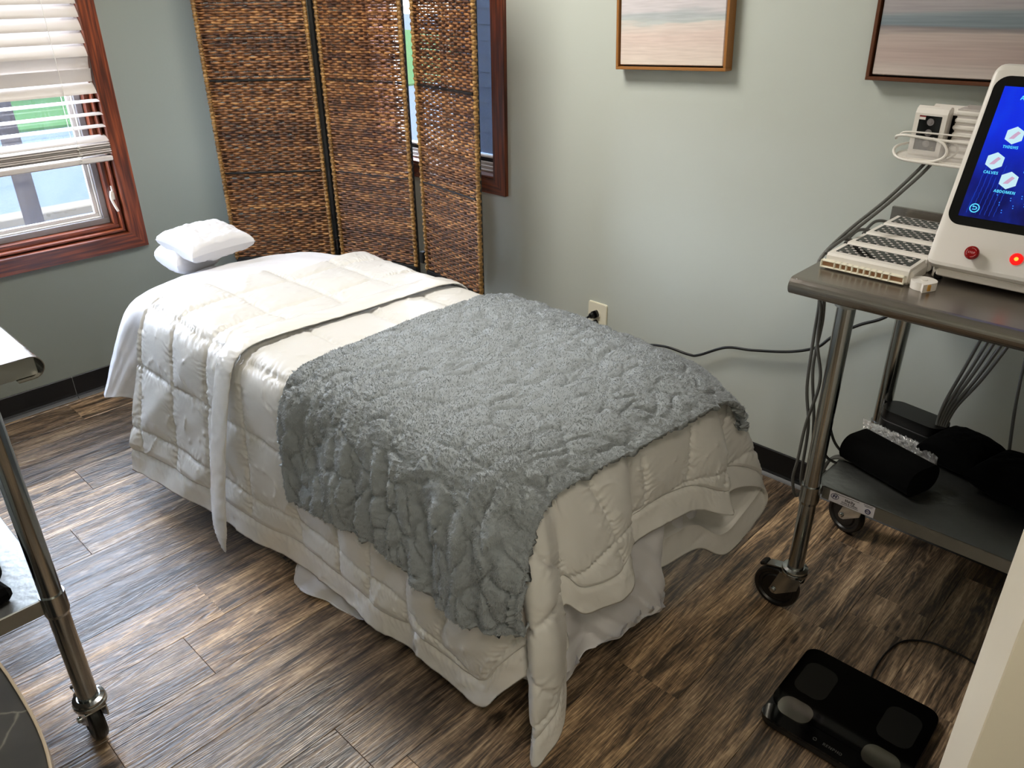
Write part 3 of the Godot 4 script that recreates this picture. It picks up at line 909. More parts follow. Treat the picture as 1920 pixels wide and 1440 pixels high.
	for i in p.size():
		var row := i / nc
		var ab: Vector2 = d.ab[i]
		var dn: float = d.dn[i]
		var q := quilt(ab + Vector2(n1.get_noise_2d(ab.x, ab.y), n1.get_noise_2d(ab.y + 9.0, ab.x)) * 0.012)
		var fade := clampf((brow - row) / 7.0, 0.0, 1.0)
		var h: float = (q[0] * 0.011 - 0.0035 * exp(-q[1] * q[1] / 0.00004)) * fade
		h += n1.get_noise_2d(ab.x * 0.9, ab.y * 0.9) * 0.005
		# puckers beside the seams, creases across the squares
		h += sin(q[2] * 330.0 + n1.get_noise_2d(ab.x * 3, ab.y * 3) * 9.0) * 0.0022 * exp(-q[1] / 0.020) * fade
		h += pow(maxf(0.0, n2.get_noise_2d(ab.x * 0.5 + ab.y * 0.25, ab.y * 0.5 - ab.x * 0.2)), 7.0) * 0.005
		if row >= brow - 1 and row <= brow: h -= 0.0045
		if row >= brow: h += sin(ab.x * 260.0 + ab.y * 260.0) * 0.0012 * exp(-(row - brow) / 3.0) + n1.get_noise_2d(ab.x * 3.0, ab.y * 3.0) * 0.003
		if dn > 0.05: h += n1.get_noise_2d((ab.x + ab.y) * 0.8, 3.0) * 0.012 * minf(dn / 0.4, 1.0)
		p[i] -= nr[i] * h
	var t := thing("comforter", "white quilted comforter with satin hem hanging over the sides and foot of the bed", "comforter")
	var b := MB.new()
	b.grid(p.slice(0, (brow + 1) * nc), brow + 1, nc, false, true)
	obj("quilted_panel", b, M.comforter_cloth, t)
	hem("satin_hem", d, p, brow, M.satin, t, 0.010)

func satin_band() -> void:
	# a folded strip of satin lying straight across the comforter
	var path := smooth([Vector3(1.505, 0.595, 0.592), Vector3(1.505, 0.650, 0.622), Vector3(1.502, 0.681, 0.70), Vector3(1.497, 0.685, 0.9), Vector3(1.487, 0.685, 1.1), Vector3(1.468, 0.684, 1.28), Vector3(1.455, 0.674, 1.37), Vector3(1.445, 0.640, 1.422), Vector3(1.44, 0.56, 1.452), Vector3(1.435, 0.40, 1.490), Vector3(1.43, 0.25, 1.518), Vector3(1.428, 0.13, 1.535), Vector3(1.428, 0.07, 1.540), Vector3(1.432, 0.025, 1.538)], 10)
	var m := path.size()
	var sides := 18
	var p := PackedVector3Array()
	var nz := noise(81, 6.0)
	for i in m:
		var d: Vector3 = (path[mini(i + 1, m - 1)] - path[maxi(i - 1, 0)]).normalized()
		var x := Vector3.RIGHT
		x = (x - d * x.dot(d)).normalized()
		var n := x.cross(d).normalized()
		if n.y + n.z < 0: n = -n
		var s := float(i) / (m - 1)
		var w := 0.043 + 0.004 * nz.get_noise_1d(s * 30.0)
		if s > 0.86: w *= pow(maxf(1.0 - (s - 0.86) / 0.14, 0.0), 0.75)
		w = maxf(w, 0.001)
		for k in sides:
			var a := TAU * k / sides
			var o := nz.get_noise_2d(s * 60.0, cos(a) * 2.0) * 0.003
			p.append(path[i] + x * (cos(a) * w) + n * (sin(a) * 0.005 * minf(w / 0.02, 1.0) + o * (1.0 if sin(a) > 0 else 0.2)))
	var b := MB.new()
	b.grid(p, m, sides, true)
	var flip := MB.normals(p, m, sides, true)
	if flip[(m / 3) * sides + sides / 4].y < 0:
		b = MB.new(); b.grid(p, m, sides, true, true)
	single("satin_strip", b, M.satin, "narrow white satin strip lying across the comforter and hanging to a point", "satin strip")

func throw_blanket() -> void:
	var cols := [
		[Vector3(1.757, 0.335, 1.476), Vector3(1.750, 0.50, 1.466), Vector3(1.745, 0.635, 1.440), Vector3(1.745, 0.692, 1.375), Vector3(1.745, 0.703, 1.25), Vector3(1.740, 0.706, 1.0), Vector3(1.738, 0.703, 0.78), Vector3(1.738, 0.690, 0.67), Vector3(1.738, 0.64, 0.585), Vector3(1.738, 0.50, 0.545)],
		[Vector3(1.930, 0.365, 1.474), Vector3(1.930, 0.50, 1.462), Vector3(1.930, 0.635, 1.432), Vector3(1.930, 0.695, 1.375), Vector3(1.930, 0.706, 1.25), Vector3(1.930, 0.708, 1.0), Vector3(1.930, 0.704, 0.78), Vector3(1.930, 0.690, 0.66), Vector3(1.930, 0.64, 0.58), Vector3(1.930, 0.50, 0.54)],
		[Vector3(2.143, 0.375, 1.466), Vector3(2.140, 0.50, 1.458), Vector3(2.140, 0.635, 1.434), Vector3(2.140, 0.695, 1.375), Vector3(2.140, 0.706, 1.25), Vector3(2.140, 0.708, 1.0), Vector3(2.140, 0.704, 0.78), Vector3(2.140, 0.690, 0.665), Vector3(2.140, 0.64, 0.585), Vector3(2.140, 0.50, 0.545)],
		[Vector3(2.343, 0.335, 1.468), Vector3(2.345, 0.48, 1.462), Vector3(2.348, 0.63, 1.436), Vector3(2.350, 0.693, 1.375), Vector3(2.352, 0.703, 1.25), Vector3(2.355, 0.704, 1.0), Vector3(2.355, 0.700, 0.80), Vector3(2.350, 0.686, 0.685), Vector3(2.350, 0.635, 0.60), Vector3(2.350, 0.50, 0.555)],
		[Vector3(2.455, 0.335, 1.458), Vector3(2.460, 0.48, 1.456), Vector3(2.462, 0.62, 1.425), Vector3(2.462, 0.683, 1.36), Vector3(2.470, 0.694, 1.23), Vector3(2.478, 0.693, 1.0), Vector3(2.478, 0.690, 0.80), Vector3(2.47, 0.675, 0.695), Vector3(2.470, 0.62, 0.615), Vector3(2.475, 0.50, 0.57)],
		[Vector3(2.550, 0.370, 1.425), Vector3(2.556, 0.48, 1.418), Vector3(2.550, 0.580, 1.392), Vector3(2.542, 0.645, 1.325), Vector3(2.548, 0.655, 1.20), Vector3(2.568, 0.655, 0.98), Vector3(2.578, 0.652, 0.82), Vector3(2.575, 0.638, 0.72), Vector3(2.580, 0.585, 0.635), Vector3(2.582, 0.510, 0.595)],
	]
	var nu := 210
	var nv := 350
	var p := PackedVector3Array(); p.resize(nu * nv)
	var ab := PackedVector2Array(); ab.resize(nu * nv)
	for j in nv:
		var tv := float(j) / (nv - 1) * 9.0
		var jj := mini(int(tv), 8)
		var row := []
		for c in cols: row.append(cr(c[maxi(jj - 1, 0)], c[jj], c[jj + 1], c[mini(jj + 2, 9)], tv - jj))
		for i in nu:
			var tu := float(i) / (nu - 1) * 5.0
			var ii := mini(int(tu), 4)
			p[j * nu + i] = cr(row[maxi(ii - 1, 0)], row[ii], row[ii + 1], row[mini(ii + 2, 5)], tu - ii)
	var run := 0.0
	for j in nv:
		if j: run += (p[j * nu + nu / 2] - p[(j - 1) * nu + nu / 2]).length()
		for i in nu: ab[j * nu + i] = Vector2(p[j * nu + i].x, run)
	var nr := MB.normals(p, nv, nu)
	var sg := -1.0 if nr[(nv / 2) * nu + nu / 2].y < 0 else 1.0
	var cell := noise(91, 15.0, FastNoiseLite.TYPE_CELLULAR, 1)
	cell.cellular_return_type = FastNoiseLite.RETURN_DISTANCE2_SUB
	cell.cellular_jitter = 1.0
	var n1 := noise(92, 5.0, FastNoiseLite.TYPE_SIMPLEX_SMOOTH, 3)
	var n2 := noise(93, 45.0, FastNoiseLite.TYPE_SIMPLEX_SMOOTH, 2)
	var fold := noise(94, 7.0, FastNoiseLite.TYPE_SIMPLEX_SMOOTH, 2)
	for i in p.size():
		var a := ab[i]
		var wob := Vector2(n1.get_noise_2d(a.x, a.y), n1.get_noise_2d(a.x + 7.0, a.y)) * 0.03
		var q := a + wob
		var side := clampf((0.30 - a.y) / 0.1, 0.0, 1.0)
		var c := lerpf(cell.get_noise_2d(q.x * 1.30 + q.y * 0.12, q.y * 0.80), cell.get_noise_2d(q.x * 1.35, q.y * 0.62 + 5.0), side) + 1.0
		var mask := clampf(0.42 + 2.2 * n1.get_noise_2d(a.x * 1.7 + 3.0, a.y * 1.7), 0.06, 1.0)
		var h := lerpf(0.0085 * mask, 0.011, side) * (smoothstep(0.0, 0.20, c) - 1.0) + 0.004 * smoothstep(0.1, 0.6, c)
		h += n1.get_noise_2d(a.x * 1.3, a.y * 1.3) * 0.006 + n2.get_noise_2d(a.x, a.y) * 0.0012
		h += side * fold.get_noise_2d(a.x * 1.7, a.y * 0.22) * 0.034
		var edge := minf(minf(i % nu, nu - 1 - i % nu), minf(i / nu, nv - 1 - i / nu)) / 5.0
		h *= lerpf(0.5, 1.0, clampf(edge, 0, 1))
		p[i] += nr[i] * (sg * h) + Vector3(n2.get_noise_2d(a.x * 2.0, a.y), 0, n2.get_noise_2d(a.x, a.y * 2.0)) * 0.003
	# rolled edge all round
	var q2 := PackedVector3Array()
	var w2 := nu + 4
	var nn := MB.normals(p, nv, nu)
	for j in range(-2, nv + 2):
		for i in range(-2, nu + 2):
			var ci := clampi(i, 0, nu - 1)
			var cj := clampi(j, 0, nv - 1)
			var base := p[cj * nu + ci]
			var deep := maxi(absi(i - ci), absi(j - cj))
			if deep:
				var inn := p[clampi(cj, 3, nv - 4) * nu + clampi(ci, 3, nu - 4)]
				base += -nn[cj * nu + ci] * sg * (0.010 if deep == 1 else 0.018) + (inn - base).normalized() * (0.0 if deep == 1 else 0.02) - (inn - base).normalized() * (0.004 if deep == 1 else 0.0)
			q2.append(base)
	var t := thing("fur_throw", "grey embossed plush throw blanket draped across the foot of the bed", "throw blanket")
	var b := MB.new()
	b.grid(q2, nv + 4, w2, false, sg < 0)
	obj("plush_cloth", b, M.fur, t)
	# short pile
	var hair := MB.new()
	hair.use_col = false
	for k in 3:
		var o := Vector3(cos(TAU * k / 3.0), 0, sin(TAU * k / 3.0)) * 0.0007
		var o2 := Vector3(cos(TAU * (k + 1) / 3.0), 0, sin(TAU * (k + 1) / 3.0)) * 0.0007
		hair.poly([o, o2, Vector3(0.0008, 0.0042, 0)], (o + o2 + Vector3.UP * 0.0003).normalized())
	var mm := MultiMesh.new()
	mm.transform_format = MultiMesh.TRANSFORM_3D
	mm.mesh = hair.mesh()
	var count := 90000
	mm.instance_count = count
	var r2 := RandomNumberGenerator.new(); r2.seed = 99
	for k in count:
		var i := r2.randi() % (nu - 1)
		var j := r2.randi() % (nv - 1)
		var fa := r2.randf()
		var fb := r2.randf()
		var o := j * nu + i
		var pos := p[o].lerp(p[o + 1], fa).lerp(p[o + nu].lerp(p[o + nu + 1], fa), fb)
		var n := nn[o] * sg
		var comb := Vector3(n1.get_noise_2d(ab[o].x * 3.0, ab[o].y * 3.0) * 1.6 + 0.5, -0.45, n1.get_noise_2d(ab[o].x * 3.0 + 4.0, ab[o].y * 3.0) * 1.6)
		var y := (n + comb * 0.6 + Vector3(r2.randfn(), r2.randfn(), r2.randfn()) * 0.14).normalized()
		if y.dot(n) < 0.15: y = (y + n * 0.5).normalized()
		var x := y.cross(Vector3(r2.randf() - 0.5, r2.randf() - 0.5, r2.randf() - 0.5)).normalized()
		var l := r2.randf_range(0.7, 1.5)
		mm.set_instance_transform(k, Transform3D(Basis(x, y * l, x.cross(y)), pos))
	var mi := MultiMeshInstance3D.new()
	mi.multimesh = mm; mi.name = "plush_pile"; mi.material_override = M.fur_hair
	mi.set_meta("kind", "stuff")
	t.add_child(mi)

func pillow_mesh(size: Vector3, sd: int, corner := 0.5, rough := 0.014) -> MB:
	var b := MB.new()
	var nz := noise(sd, 7.0, FastNoiseLite.TYPE_SIMPLEX_SMOOTH, 3)
	for side: float in [1.0, -1.0]:
		var p := PackedVector3Array()
		var g := 49
		for j in g:
			for i in g:
				var u := i / (g - 1.0) * 2 - 1
				var w := j / (g - 1.0) * 2 - 1
				var e := pow(maxf((1 - pow(absf(u), 2.6)) * (1 - pow(absf(w), 2.6)), 0.0), corner)
				var pull := 1.0 - 0.10 * (1 - absf(u) ** 3) * absf(w) ** 4
				var pull2 := 1.0 - 0.10 * (1 - absf(w) ** 3) * absf(u) ** 4
				var y := side * size.y * 0.5 * e + nz.get_noise_2d(u * 0.3, w * 0.3 + side) * rough * e
				p.append(Vector3(u * size.x / 2 * pull2, y, w * size.z / 2 * pull))
		b.grid(p, g, g, false, side > 0)
	return b

func head_end() -> void:
	# face cradle with a fitted white cover, and the little pillow on it
	var c := thing("face_cradle", "white covered face cradle cushion at the head of the bed under the pillow", "face cradle", Vector3(0.525, 0, 1.09))
	var cu := MB.new()
	cu = pillow_mesh(Vector3(0.19, 0.11, 0.17), 104, 0.30, 0.004)
	for i in cu.v.size(): cu.v[i] += Vector3(0.01, 0.652, 0)
	obj("cushion", cu, M.sheet_cloth, c)
	var ar := MB.new()
	for s in [-1, 1]: ar.tube([Vector3(0.09, 0.565, s * 0.04), Vector3(0.26, 0.565, s * 0.04)], 0.009, 8)
	ar.box(Vector3(0.09, 0.012, 0.10), Transform3D(Basis(), Vector3(0.07, 0.585, -0.02)))
	obj("bracket", ar, M.black_steel, c)
	var p := pillow_mesh(Vector3(0.235, 0.10, 0.265), 101, 0.32, 0.010)
	var o := single("pillow", p, M.sheet_cloth, "small white pillow resting on the face cradle at the head of the bed", "pillow")
	o.transform = Transform3D(Basis(Vector3.UP, 0.10) * Basis(Vector3.BACK, -0.12), Vector3(0.595, 0.710, 1.035))

# ---------------------------------------------------------------- folding screen
func folding_screen() -> void:
	var A := [Vector3(0.20, 0, 0.74), Vector3(0.49, 0, 0.40), Vector3(0.91, 0, 0.27), Vector3(1.34, 0, 0.34)]
	var t := thing("folding_screen", "three panel folding screen of brown woven seagrass standing in the corner", "folding screen")
	var yb := 0.49
	var yt := 1.78
	for k in 3:
		var a: Vector3 = A[k]
		var b: Vector3 = A[k + 1]
		var dir := (b - a).normalized()
		var nrm := dir.cross(Vector3.UP)
		if nrm.dot(Vector3(3.3, 0, 2.3) - a) < 0: nrm = -nrm
		var W := (b - a).length()
	
		var base := Basis(dir, Vector3.UP, nrm)
		# dark frame
		var f := MB.new()
		var ga: float = [0.006, 0.021, 0.034][k]      # from the hinge line to the weave, left and right
		var gb: float = [0.021, 0.030, 0.006][k]
		for s in [ga + (0.020 if k == 0 else 0.006), W - gb - (0.022 if k == 2 else 0.006)]: f.box(Vector3(0.014, yt, 0.016), Transform3D(base, a + dir * s + Vector3.UP * (yt / 2) - nrm * 0.012), 0.002)
		if k == 0: f.box(Vector3(0.016, yt, 0.016), Transform3D(base, a + dir * (W - 0.006) + Vector3.UP * (yt / 2) - nrm * 0.012), 0.002)
		if k == 1: f.box(Vector3(0.016, yt, 0.016), Transform3D(base, a + dir * 0.006 + Vector3.UP * (yt / 2) - nrm * 0.012), 0.002)
		for y in [yb - 0.012, yt - 0.012]: f.box(Vector3(W - ga - gb, 0.022, 0.018), Transform3D(base, a + dir * ((W + ga - gb) / 2) + Vector3.UP * y), 0.002)
		var po := obj("screen_panel", f, M.black_steel, t)
		for y in [0.85, 1.21, 1.57]:
			var rd := MB.new(); rd.tube([a + dir * (ga + 0.016) + Vector3.UP * y + nrm * 0.006, a + dir * (W - gb - 0.016) + Vector3.UP * y + nrm * 0.006], 0.0024 if k == 1 else 0.0045, 8)
			obj("cross_rod", rd, M.black_steel, po)
		var wv := obj("woven_seagrass", weave(a, dir, nrm, W, ga, gb, yb, yt - 0.03, k), M.seagrass, po)
		wv.set_meta("kind", "stuff")
		for e in 2:
			var eb := MB.new(); eb.use_col = true
			var n := 520
			var path := []
			var rad := []
			for i in n:
				var y := lerpf(yb - 0.005, yt - 0.02, float(i) / (n - 1))
				path.append(a + dir * ((ga + 0.004) if e == 0 else (W - gb - 0.004)) + Vector3.UP * y + nrm * (0.004 + 0.002 * sin(y * 400.0)))
				rad.append(0.0080 + 0.0024 * sin(y * 640.0 + e))
			var s := eb.v.size()
			eb.tube(path, rad, 8)
			for i in eb.v.size():
				var y := eb.v[i].y
				var g := 0.5 + 0.5 * sin(y * 640.0 + e + eb.v[i].x * 60.0) + 0.25 * sin(y * 37.0 + k)
				eb.c[i] = Color(0.16, 0.08, 0.025).lerp(Color(0.40, 0.22, 0.065), clampf(g, 0, 1))
			obj("edge_braid", eb, M.seagrass, po)
	for k in [1, 2]:
		for y in [0.53, 1.66]:
			var h := MB.new(); h.box(Vector3(0.022, 0.05, 0.022), Transform3D(Basis(), A[k] + Vector3.UP * y), 0.003)
			obj("hinge", h, M.black_steel, t)

func weave(a: Vector3, dir: Vector3, nrm: Vector3, W: float, ga: float, gb: float, yb: float, yt: float, k: int) -> MB:
	var b := MB.new(); b.use_col = true
	var r2 := RandomNumberGenerator.new(); r2.seed = 200 + k
	var pitch := 0.0094
	var rowsn := int((yt - yb) / pitch)
	var x0 := ga + 0.012
	var x1 := W - gb - 0.012
	var cells := 16
	var per := 4
	var nseg := cells * per
	var tone := noise(210 + k, 3.0)
	var tone2 := noise(220 + k, 40.0)
	var loose := noise(230 + k, 6.0)
	for r in rowsn:
		var y := yb + (r + 0.5) * pitch
		var yj := r2.randfn() * 0.0006
		var tn := tone.get_noise_2d(y * 5.0, 0.0) + r2.randfn() * 0.18
		for s in nseg + 1:
			var f := float(s) / nseg
			var ph := sin(PI * (f * cells + r))
			var lo := loose.get_noise_2d(f * 3.0, y * 3.0)
			var cpos := a + dir * lerpf(x0, x1, f) + Vector3.UP * (y + yj + 0.0010 * lo + 0.0007 * sin(f * 40.0 + r * 1.7)) + nrm * (0.0046 * ph)
			var rad := 0.0050 - 0.0013 * maxf(0.0, lo - 0.12) * 2.0 + 0.0004 * tone2.get_noise_2d(f * 20.0, r * 0.7)
			var cc := floorf(f * cells + r * 0.0)
			var g := clampf(0.42 + tn * 0.5 + tone.get_noise_2d(f * 4.0, y * 9.0) * 0.7 + tone2.get_noise_2d(cc * 0.31, r * 0.43) * 0.55, 0.0, 1.0)
			var col := Color(0.065, 0.026, 0.012).lerp(Color(0.25, 0.105, 0.037), g * 1.6) if g < 0.62 else Color(0.25, 0.105, 0.037).lerp(Color(0.45, 0.225, 0.082), (g - 0.62) / 0.38)
			for q in 5:
				var ang := TAU * q / 5.0 + 0.6
				var o := Vector3.UP * cos(ang) + nrm * sin(ang)
				b.v.append(cpos + o * rad); b.n.append(o); b.uv.append(Vector2(f, y)); b.c.append(col)
		var s0 := b.v.size() - (nseg + 1) * 5
		for s in nseg:
			for q in 5:
				var i := s0 + s * 5 + q
				var j := s0 + s * 5 + (q + 1) % 5
				b.face(i, j, j + 5); b.face(i, j + 5, i + 5)
	# warp stakes
	for c in cells + 1:
		b.col = Color(0.10, 0.045, 0.02)
		var p := a + dir * lerpf(x0, x1, float(c) / cells)
		b.tube([p + Vector3.UP * yb, p + Vector3.UP * yt], 0.0022, 5)
	return b

# ---------------------------------------------------------------- paintings
func canvas_texture(sd: int, bands: Array) -> ImageTexture:
	var W := 256
	var H := 384
	var n1 := noise(sd, 0.012, FastNoiseLite.TYPE_SIMPLEX_SMOOTH, 4)
	var n2 := noise(sd + 1, 0.05, FastNoiseLite.TYPE_SIMPLEX_SMOOTH, 3)
	var img := Image.create(W, H, false, Image.FORMAT_RGB8)
	for y in H:
		for x in W:
			var v := 1.0 - float(y) / H + n1.get_noise_2d(x * 0.35, y * 3.0) * 0.030
			var i := 0
			while i < bands.size() - 2 and v > bands[i + 1][0]: i += 1
			var t := clampf((v - bands[i][0]) / (bands[i + 1][0] - bands[i][0]), 0, 1)
			var c: Color = (bands[i][1] as Color).lerp(bands[i + 1][1], t)
			var s := n2.get_noise_2d(x * 0.22, y * 4.0) * 0.045
			img.set_pixel(x, y, Color(c.r + s, c.g + s, c.b + s))
	return ImageTexture.create_from_image(img)

func painting(called: String, label: String, at: Vector3, w: float, h: float, roll: float, fm: Color, tex: ImageTexture) -> void:
	var t := thing(called, label, "painting", at)
	t.rotation.z = roll
	var dp := 0.042
	var fw := 0.009
	var m := mat("frame_wood_" + str(w), fm, 0.4)
	bump(m, 15, 0.05, 8.0, 1.0)
	for q in 4:
		var b := MB.new()
		if q == 0: b.bx(Vector3(0, 0, 0.004), Vector3(w, fw, dp), 0.001)
		elif q == 1: b.bx(Vector3(0, h - fw, 0.004), Vector3(w, h, dp), 0.001)
		elif q == 2: b.bx(Vector3(0, fw, 0.004), Vector3(fw, h - fw, dp), 0.001)
		else: b.bx(Vector3(w - fw, fw, 0.004), Vector3(w, h - fw, dp), 0.001)
		obj("frame_rail", b, m, t)
	var k := MB.new(); k.bx(Vector3(fw, fw, 0.004), Vector3(w - fw, h - fw, 0.010), 0)
	obj("backing", k, M.black_plastic, t)
	var c := MB.new()
	var g := 0.005
	c.bx(Vector3(fw + g, fw + g, 0.010), Vector3(w - fw - g, h - fw - g, 0.036), 0.002)
	for i in c.v.size(): c.uv[i] = Vector2((c.v[i].x - fw) / (w - 2 * fw), 1.0 - (c.v[i].y - fw) / (h - 2 * fw))
	var cm := mat("canvas_" + str(w), Color.WHITE, 0.85, 0.0, 0.25)
	cm.albedo_texture = tex
	obj("canvas", c, cm, t)

func paintings() -> void:
	painting("painting", "abstract beach painting in a thin light wood frame left of the other painting", Vector3(1.687, 1.287, 0), 0.405, 0.62, deg_to_rad(2.4), Color(0.60, 0.40, 0.19),
		canvas_texture(301, [[0.0, Color(0.87, 0.82, 0.77)], [0.05, Color(0.86, 0.80, 0.76)], [0.15, Color(0.85, 0.775, 0.74)], [0.20, Color(0.84, 0.80, 0.77)], [0.215, Color(0.74, 0.76, 0.75)], [0.245, Color(0.70, 0.72, 0.73)], [0.27, Color(0.80, 0.78, 0.79)], [0.5, Color(0.84, 0.80, 0.81)], [1.0, Color(0.82, 0.82, 0.85)]]))
	painting("painting", "wide abstract beach painting in a dark wood frame above the touch screen console", Vector3(2.505, 1.308, 0), 0.82, 0.60, deg_to_rad(0.8), Color(0.36, 0.20, 0.10),
		canvas_texture(311, [[0.0, Color(0.80, 0.755, 0.725)], [0.06, Color(0.755, 0.70, 0.675)], [0.10, Color(0.735, 0.665, 0.64)], [0.18, Color(0.755, 0.70, 0.675)], [0.205, Color(0.56, 0.53, 0.53)], [0.225, Color(0.50, 0.55, 0.58)], [0.255, Color(0.56, 0.60, 0.62)], [0.28, Color(0.66, 0.64, 0.65)], [0.5, Color(0.72, 0.70, 0.71)], [1.0, Color(0.78, 0.78, 0.80)]]))

# ---------------------------------------------------------------- steel tables
func caster(t: Node3D, x: float, z: float, turn: float, brake: bool) -> void:
	var s := MB.new()
	s.lathe([Vector2(0.0, 0.152), Vector2(0.024, 0.152), Vector2(0.033, 0.149), Vector2(0.034, 0.145), Vector2(0.030, 0.143), Vector2(0.035, 0.140), Vector2(0.035, 0.132), Vector2(0.028, 0.126), Vector2(0, 0.126)], 28, Transform3D(Basis(), Vector3(x, 0, z)))
	var c := obj("caster", s, M.chrome, t)
	var b := Transform3D(Basis(Vector3.UP, turn), Vector3(x, 0, z))      # the wheel trails along local -x
	var f := MB.new()
	for sd in [-1, 1]:
		f.prism(PackedVector2Array([Vector2(0.028, 0.128), Vector2(-0.030, 0.128), Vector2(-0.052, 0.060), Vector2(-0.042, 0.050), Vector2(-0.030, 0.052), Vector2(0.022, 0.092)]), 0.003, b * Transform3D(Basis(), Vector3(0, 0, sd * 0.022 - 0.0015)))
	f.box(Vector3(0.062, 0.004, 0.046), b * Transform3D(Basis(), Vector3(-0.001, 0.127, 0)), 0.001)
	obj("fork", f, M.chrome, c)
	var w := MB.new()
	w.lathe([Vector2(0.0, -0.013), Vector2(0.036, -0.013), Vector2(0.040, -0.009), Vector2(0.046, -0.009), Vector2(0.050, -0.014), Vector2(0.058, -0.014), Vector2(0.0615, -0.010), Vector2(0.0628, -0.004), Vector2(0.0628, 0.004), Vector2(0.0615, 0.010), Vector2(0.058, 0.014), Vector2(0.050, 0.014), Vector2(0.046, 0.009), Vector2(0.040, 0.009), Vector2(0.036, 0.013), Vector2(0.0, 0.013)], 36, b * Transform3D(Basis(Vector3.RIGHT, PI / 2), Vector3(-0.040, 0.0628, 0)))
	obj("wheel", w, M.rubber, c)
	var n := MB.new()
	n.lathe([Vector2(0, -0.030), Vector2(0.006, -0.030), Vector2(0.008, -0.026), Vector2(0.008, 0.026), Vector2(0.006, 0.030), Vector2(0, 0.030)], 8, b * Transform3D(Basis(Vector3.RIGHT, PI / 2), Vector3(-0.040, 0.0628, 0)))
	obj("axle_nut", n, M.chrome, c)
	if brake:
		var p := MB.new()
		p.box(Vector3(0.042, 0.004, 0.030), b * Transform3D(Basis(Vector3.BACK, 0.25), Vector3(-0.052, 0.131, 0)), 0.001)
		obj("brake_plate", p, M.chrome, c)
		var q := MB.new()
		q.box(Vector3(0.020, 0.010, 0.030), b * Transform3D(Basis(Vector3.BACK, 0.6), Vector3(-0.083, 0.122, 0)), 0.003)
		obj("brake_pedal", q, M.black_plastic, c)

func work_table(label: String, at: Vector3, turn: float, H: float, L: float, shelf_y: float, turns: Array, inset := 0.048) -> Node3D:
	var t := thing("work_table", label, "work table", at, turn)
	# top: rolled front edge, open flat ends, upstand at the back
	var pr := PackedVector2Array()
	var r := 0.0205
	var th := 0.0016
	pr.append(Vector2(-0.60, H - 2 * r)); pr.append(Vector2(-0.60, H + 0.05)); pr.append(Vector2(-0.588, H + 0.05)); pr.append(Vector2(-0.587, H + 0.002)); pr.append(Vector2(-0.584, H))
	for k in 17:
		var a := PI / 2 - PI * k / 16.0
		pr.append(Vector2(-r + r * cos(a), H - r + r * sin(a)))
	pr.append(Vector2(-0.045, H - 2 * r)); pr.append(Vector2(-0.045, H - 2 * r + th))
	for k in 17:      # the sheet is folded round and hollow at its ends
		var a := -PI / 2 + PI * k / 16.0
		pr.append(Vector2(-r + (r - th) * cos(a), H - r + (r - th) * sin(a)))
	pr.append(Vector2(-0.598, H - th)); pr.append(Vector2(-0.598, H - 2 * r))
	var b := MB.new()
	b.prism(pr, L, Transform3D(Basis(Vector3(0, 0, 1), Vector3(0, 1, 0), Vector3(1, 0, 0)), Vector3.ZERO), false)
	var top := obj("tabletop", b, M.steel, t)
	for x in [0.012, L - 0.015]:
		var gs := MB.new(); gs.bx(Vector3(x, H - 2 * r + 0.002, -0.596), Vector3(x + 0.003, H - 0.002, -0.010), 0.0008)
		obj("end_gusset", gs, M.steel_dark, top)
	var hat := MB.new()
	hat.box(Vector3(L - 0.16, 0.03, 0.10), Transform3D(Basis(), Vector3(L / 2, H - 0.044, -0.30)))
	obj("hat_channel", hat, M.steel_dark, t)
	var i := 0
	for x in [0.122, L - 0.122]:
		for z in [-inset, -0.488]:
			var l := MB.new()
			l.tube([Vector3(x, 0.148, z), Vector3(x, H - 0.028, z)], 0.0207, 28)
			var lo := obj("leg", l, M.chrome, t)
			var s := MB.new()
			s.lathe([Vector2(0.0207, H - 0.028), Vector2(0.026, H - 0.028), Vector2(0.026, H - 0.050), Vector2(0.0207, H - 0.052)], 24, Transform3D(Basis(), Vector3(x, 0, z)))
			obj("socket", s, M.steel_dark, lo)
			var c := MB.new()
			c.lathe([Vector2(0.0207, shelf_y + 0.006), Vector2(0.0245, shelf_y + 0.006), Vector2(0.0245, shelf_y - 0.040), Vector2(0.0225, shelf_y - 0.048), Vector2(0.0207, shelf_y - 0.048)], 28, Transform3D(Basis(), Vector3(x, 0, z)))
			obj("collar", c, M.chrome, lo)
			caster(t, x, z, turns[i], z > -0.2)
			i += 1
	var sh := MB.new()
	var z0 := -0.072
	var z1 := -0.464
	sh.bx(Vector3(0.122, shelf_y - 0.003, z1), Vector3(L - 0.122, shelf_y, z0), 0.0008)
	sh.bx(Vector3(0.143, shelf_y - 0.036, z0 - 0.003), Vector3(L - 0.143, shelf_y, z0), 0.0008)
	sh.bx(Vector3(0.143, shelf_y - 0.036, z1), Vector3(L - 0.143, shelf_y, z1 + 0.003), 0.0008)
	for x in [0.119, L - 0.122]: sh.bx(Vector3(x, shelf_y - 0.036, z1 + 0.02), Vector3(x + 0.003, shelf_y, z0 - 0.02), 0.0008)
	obj("undershelf", sh, M.steel_dark, t)
	return t

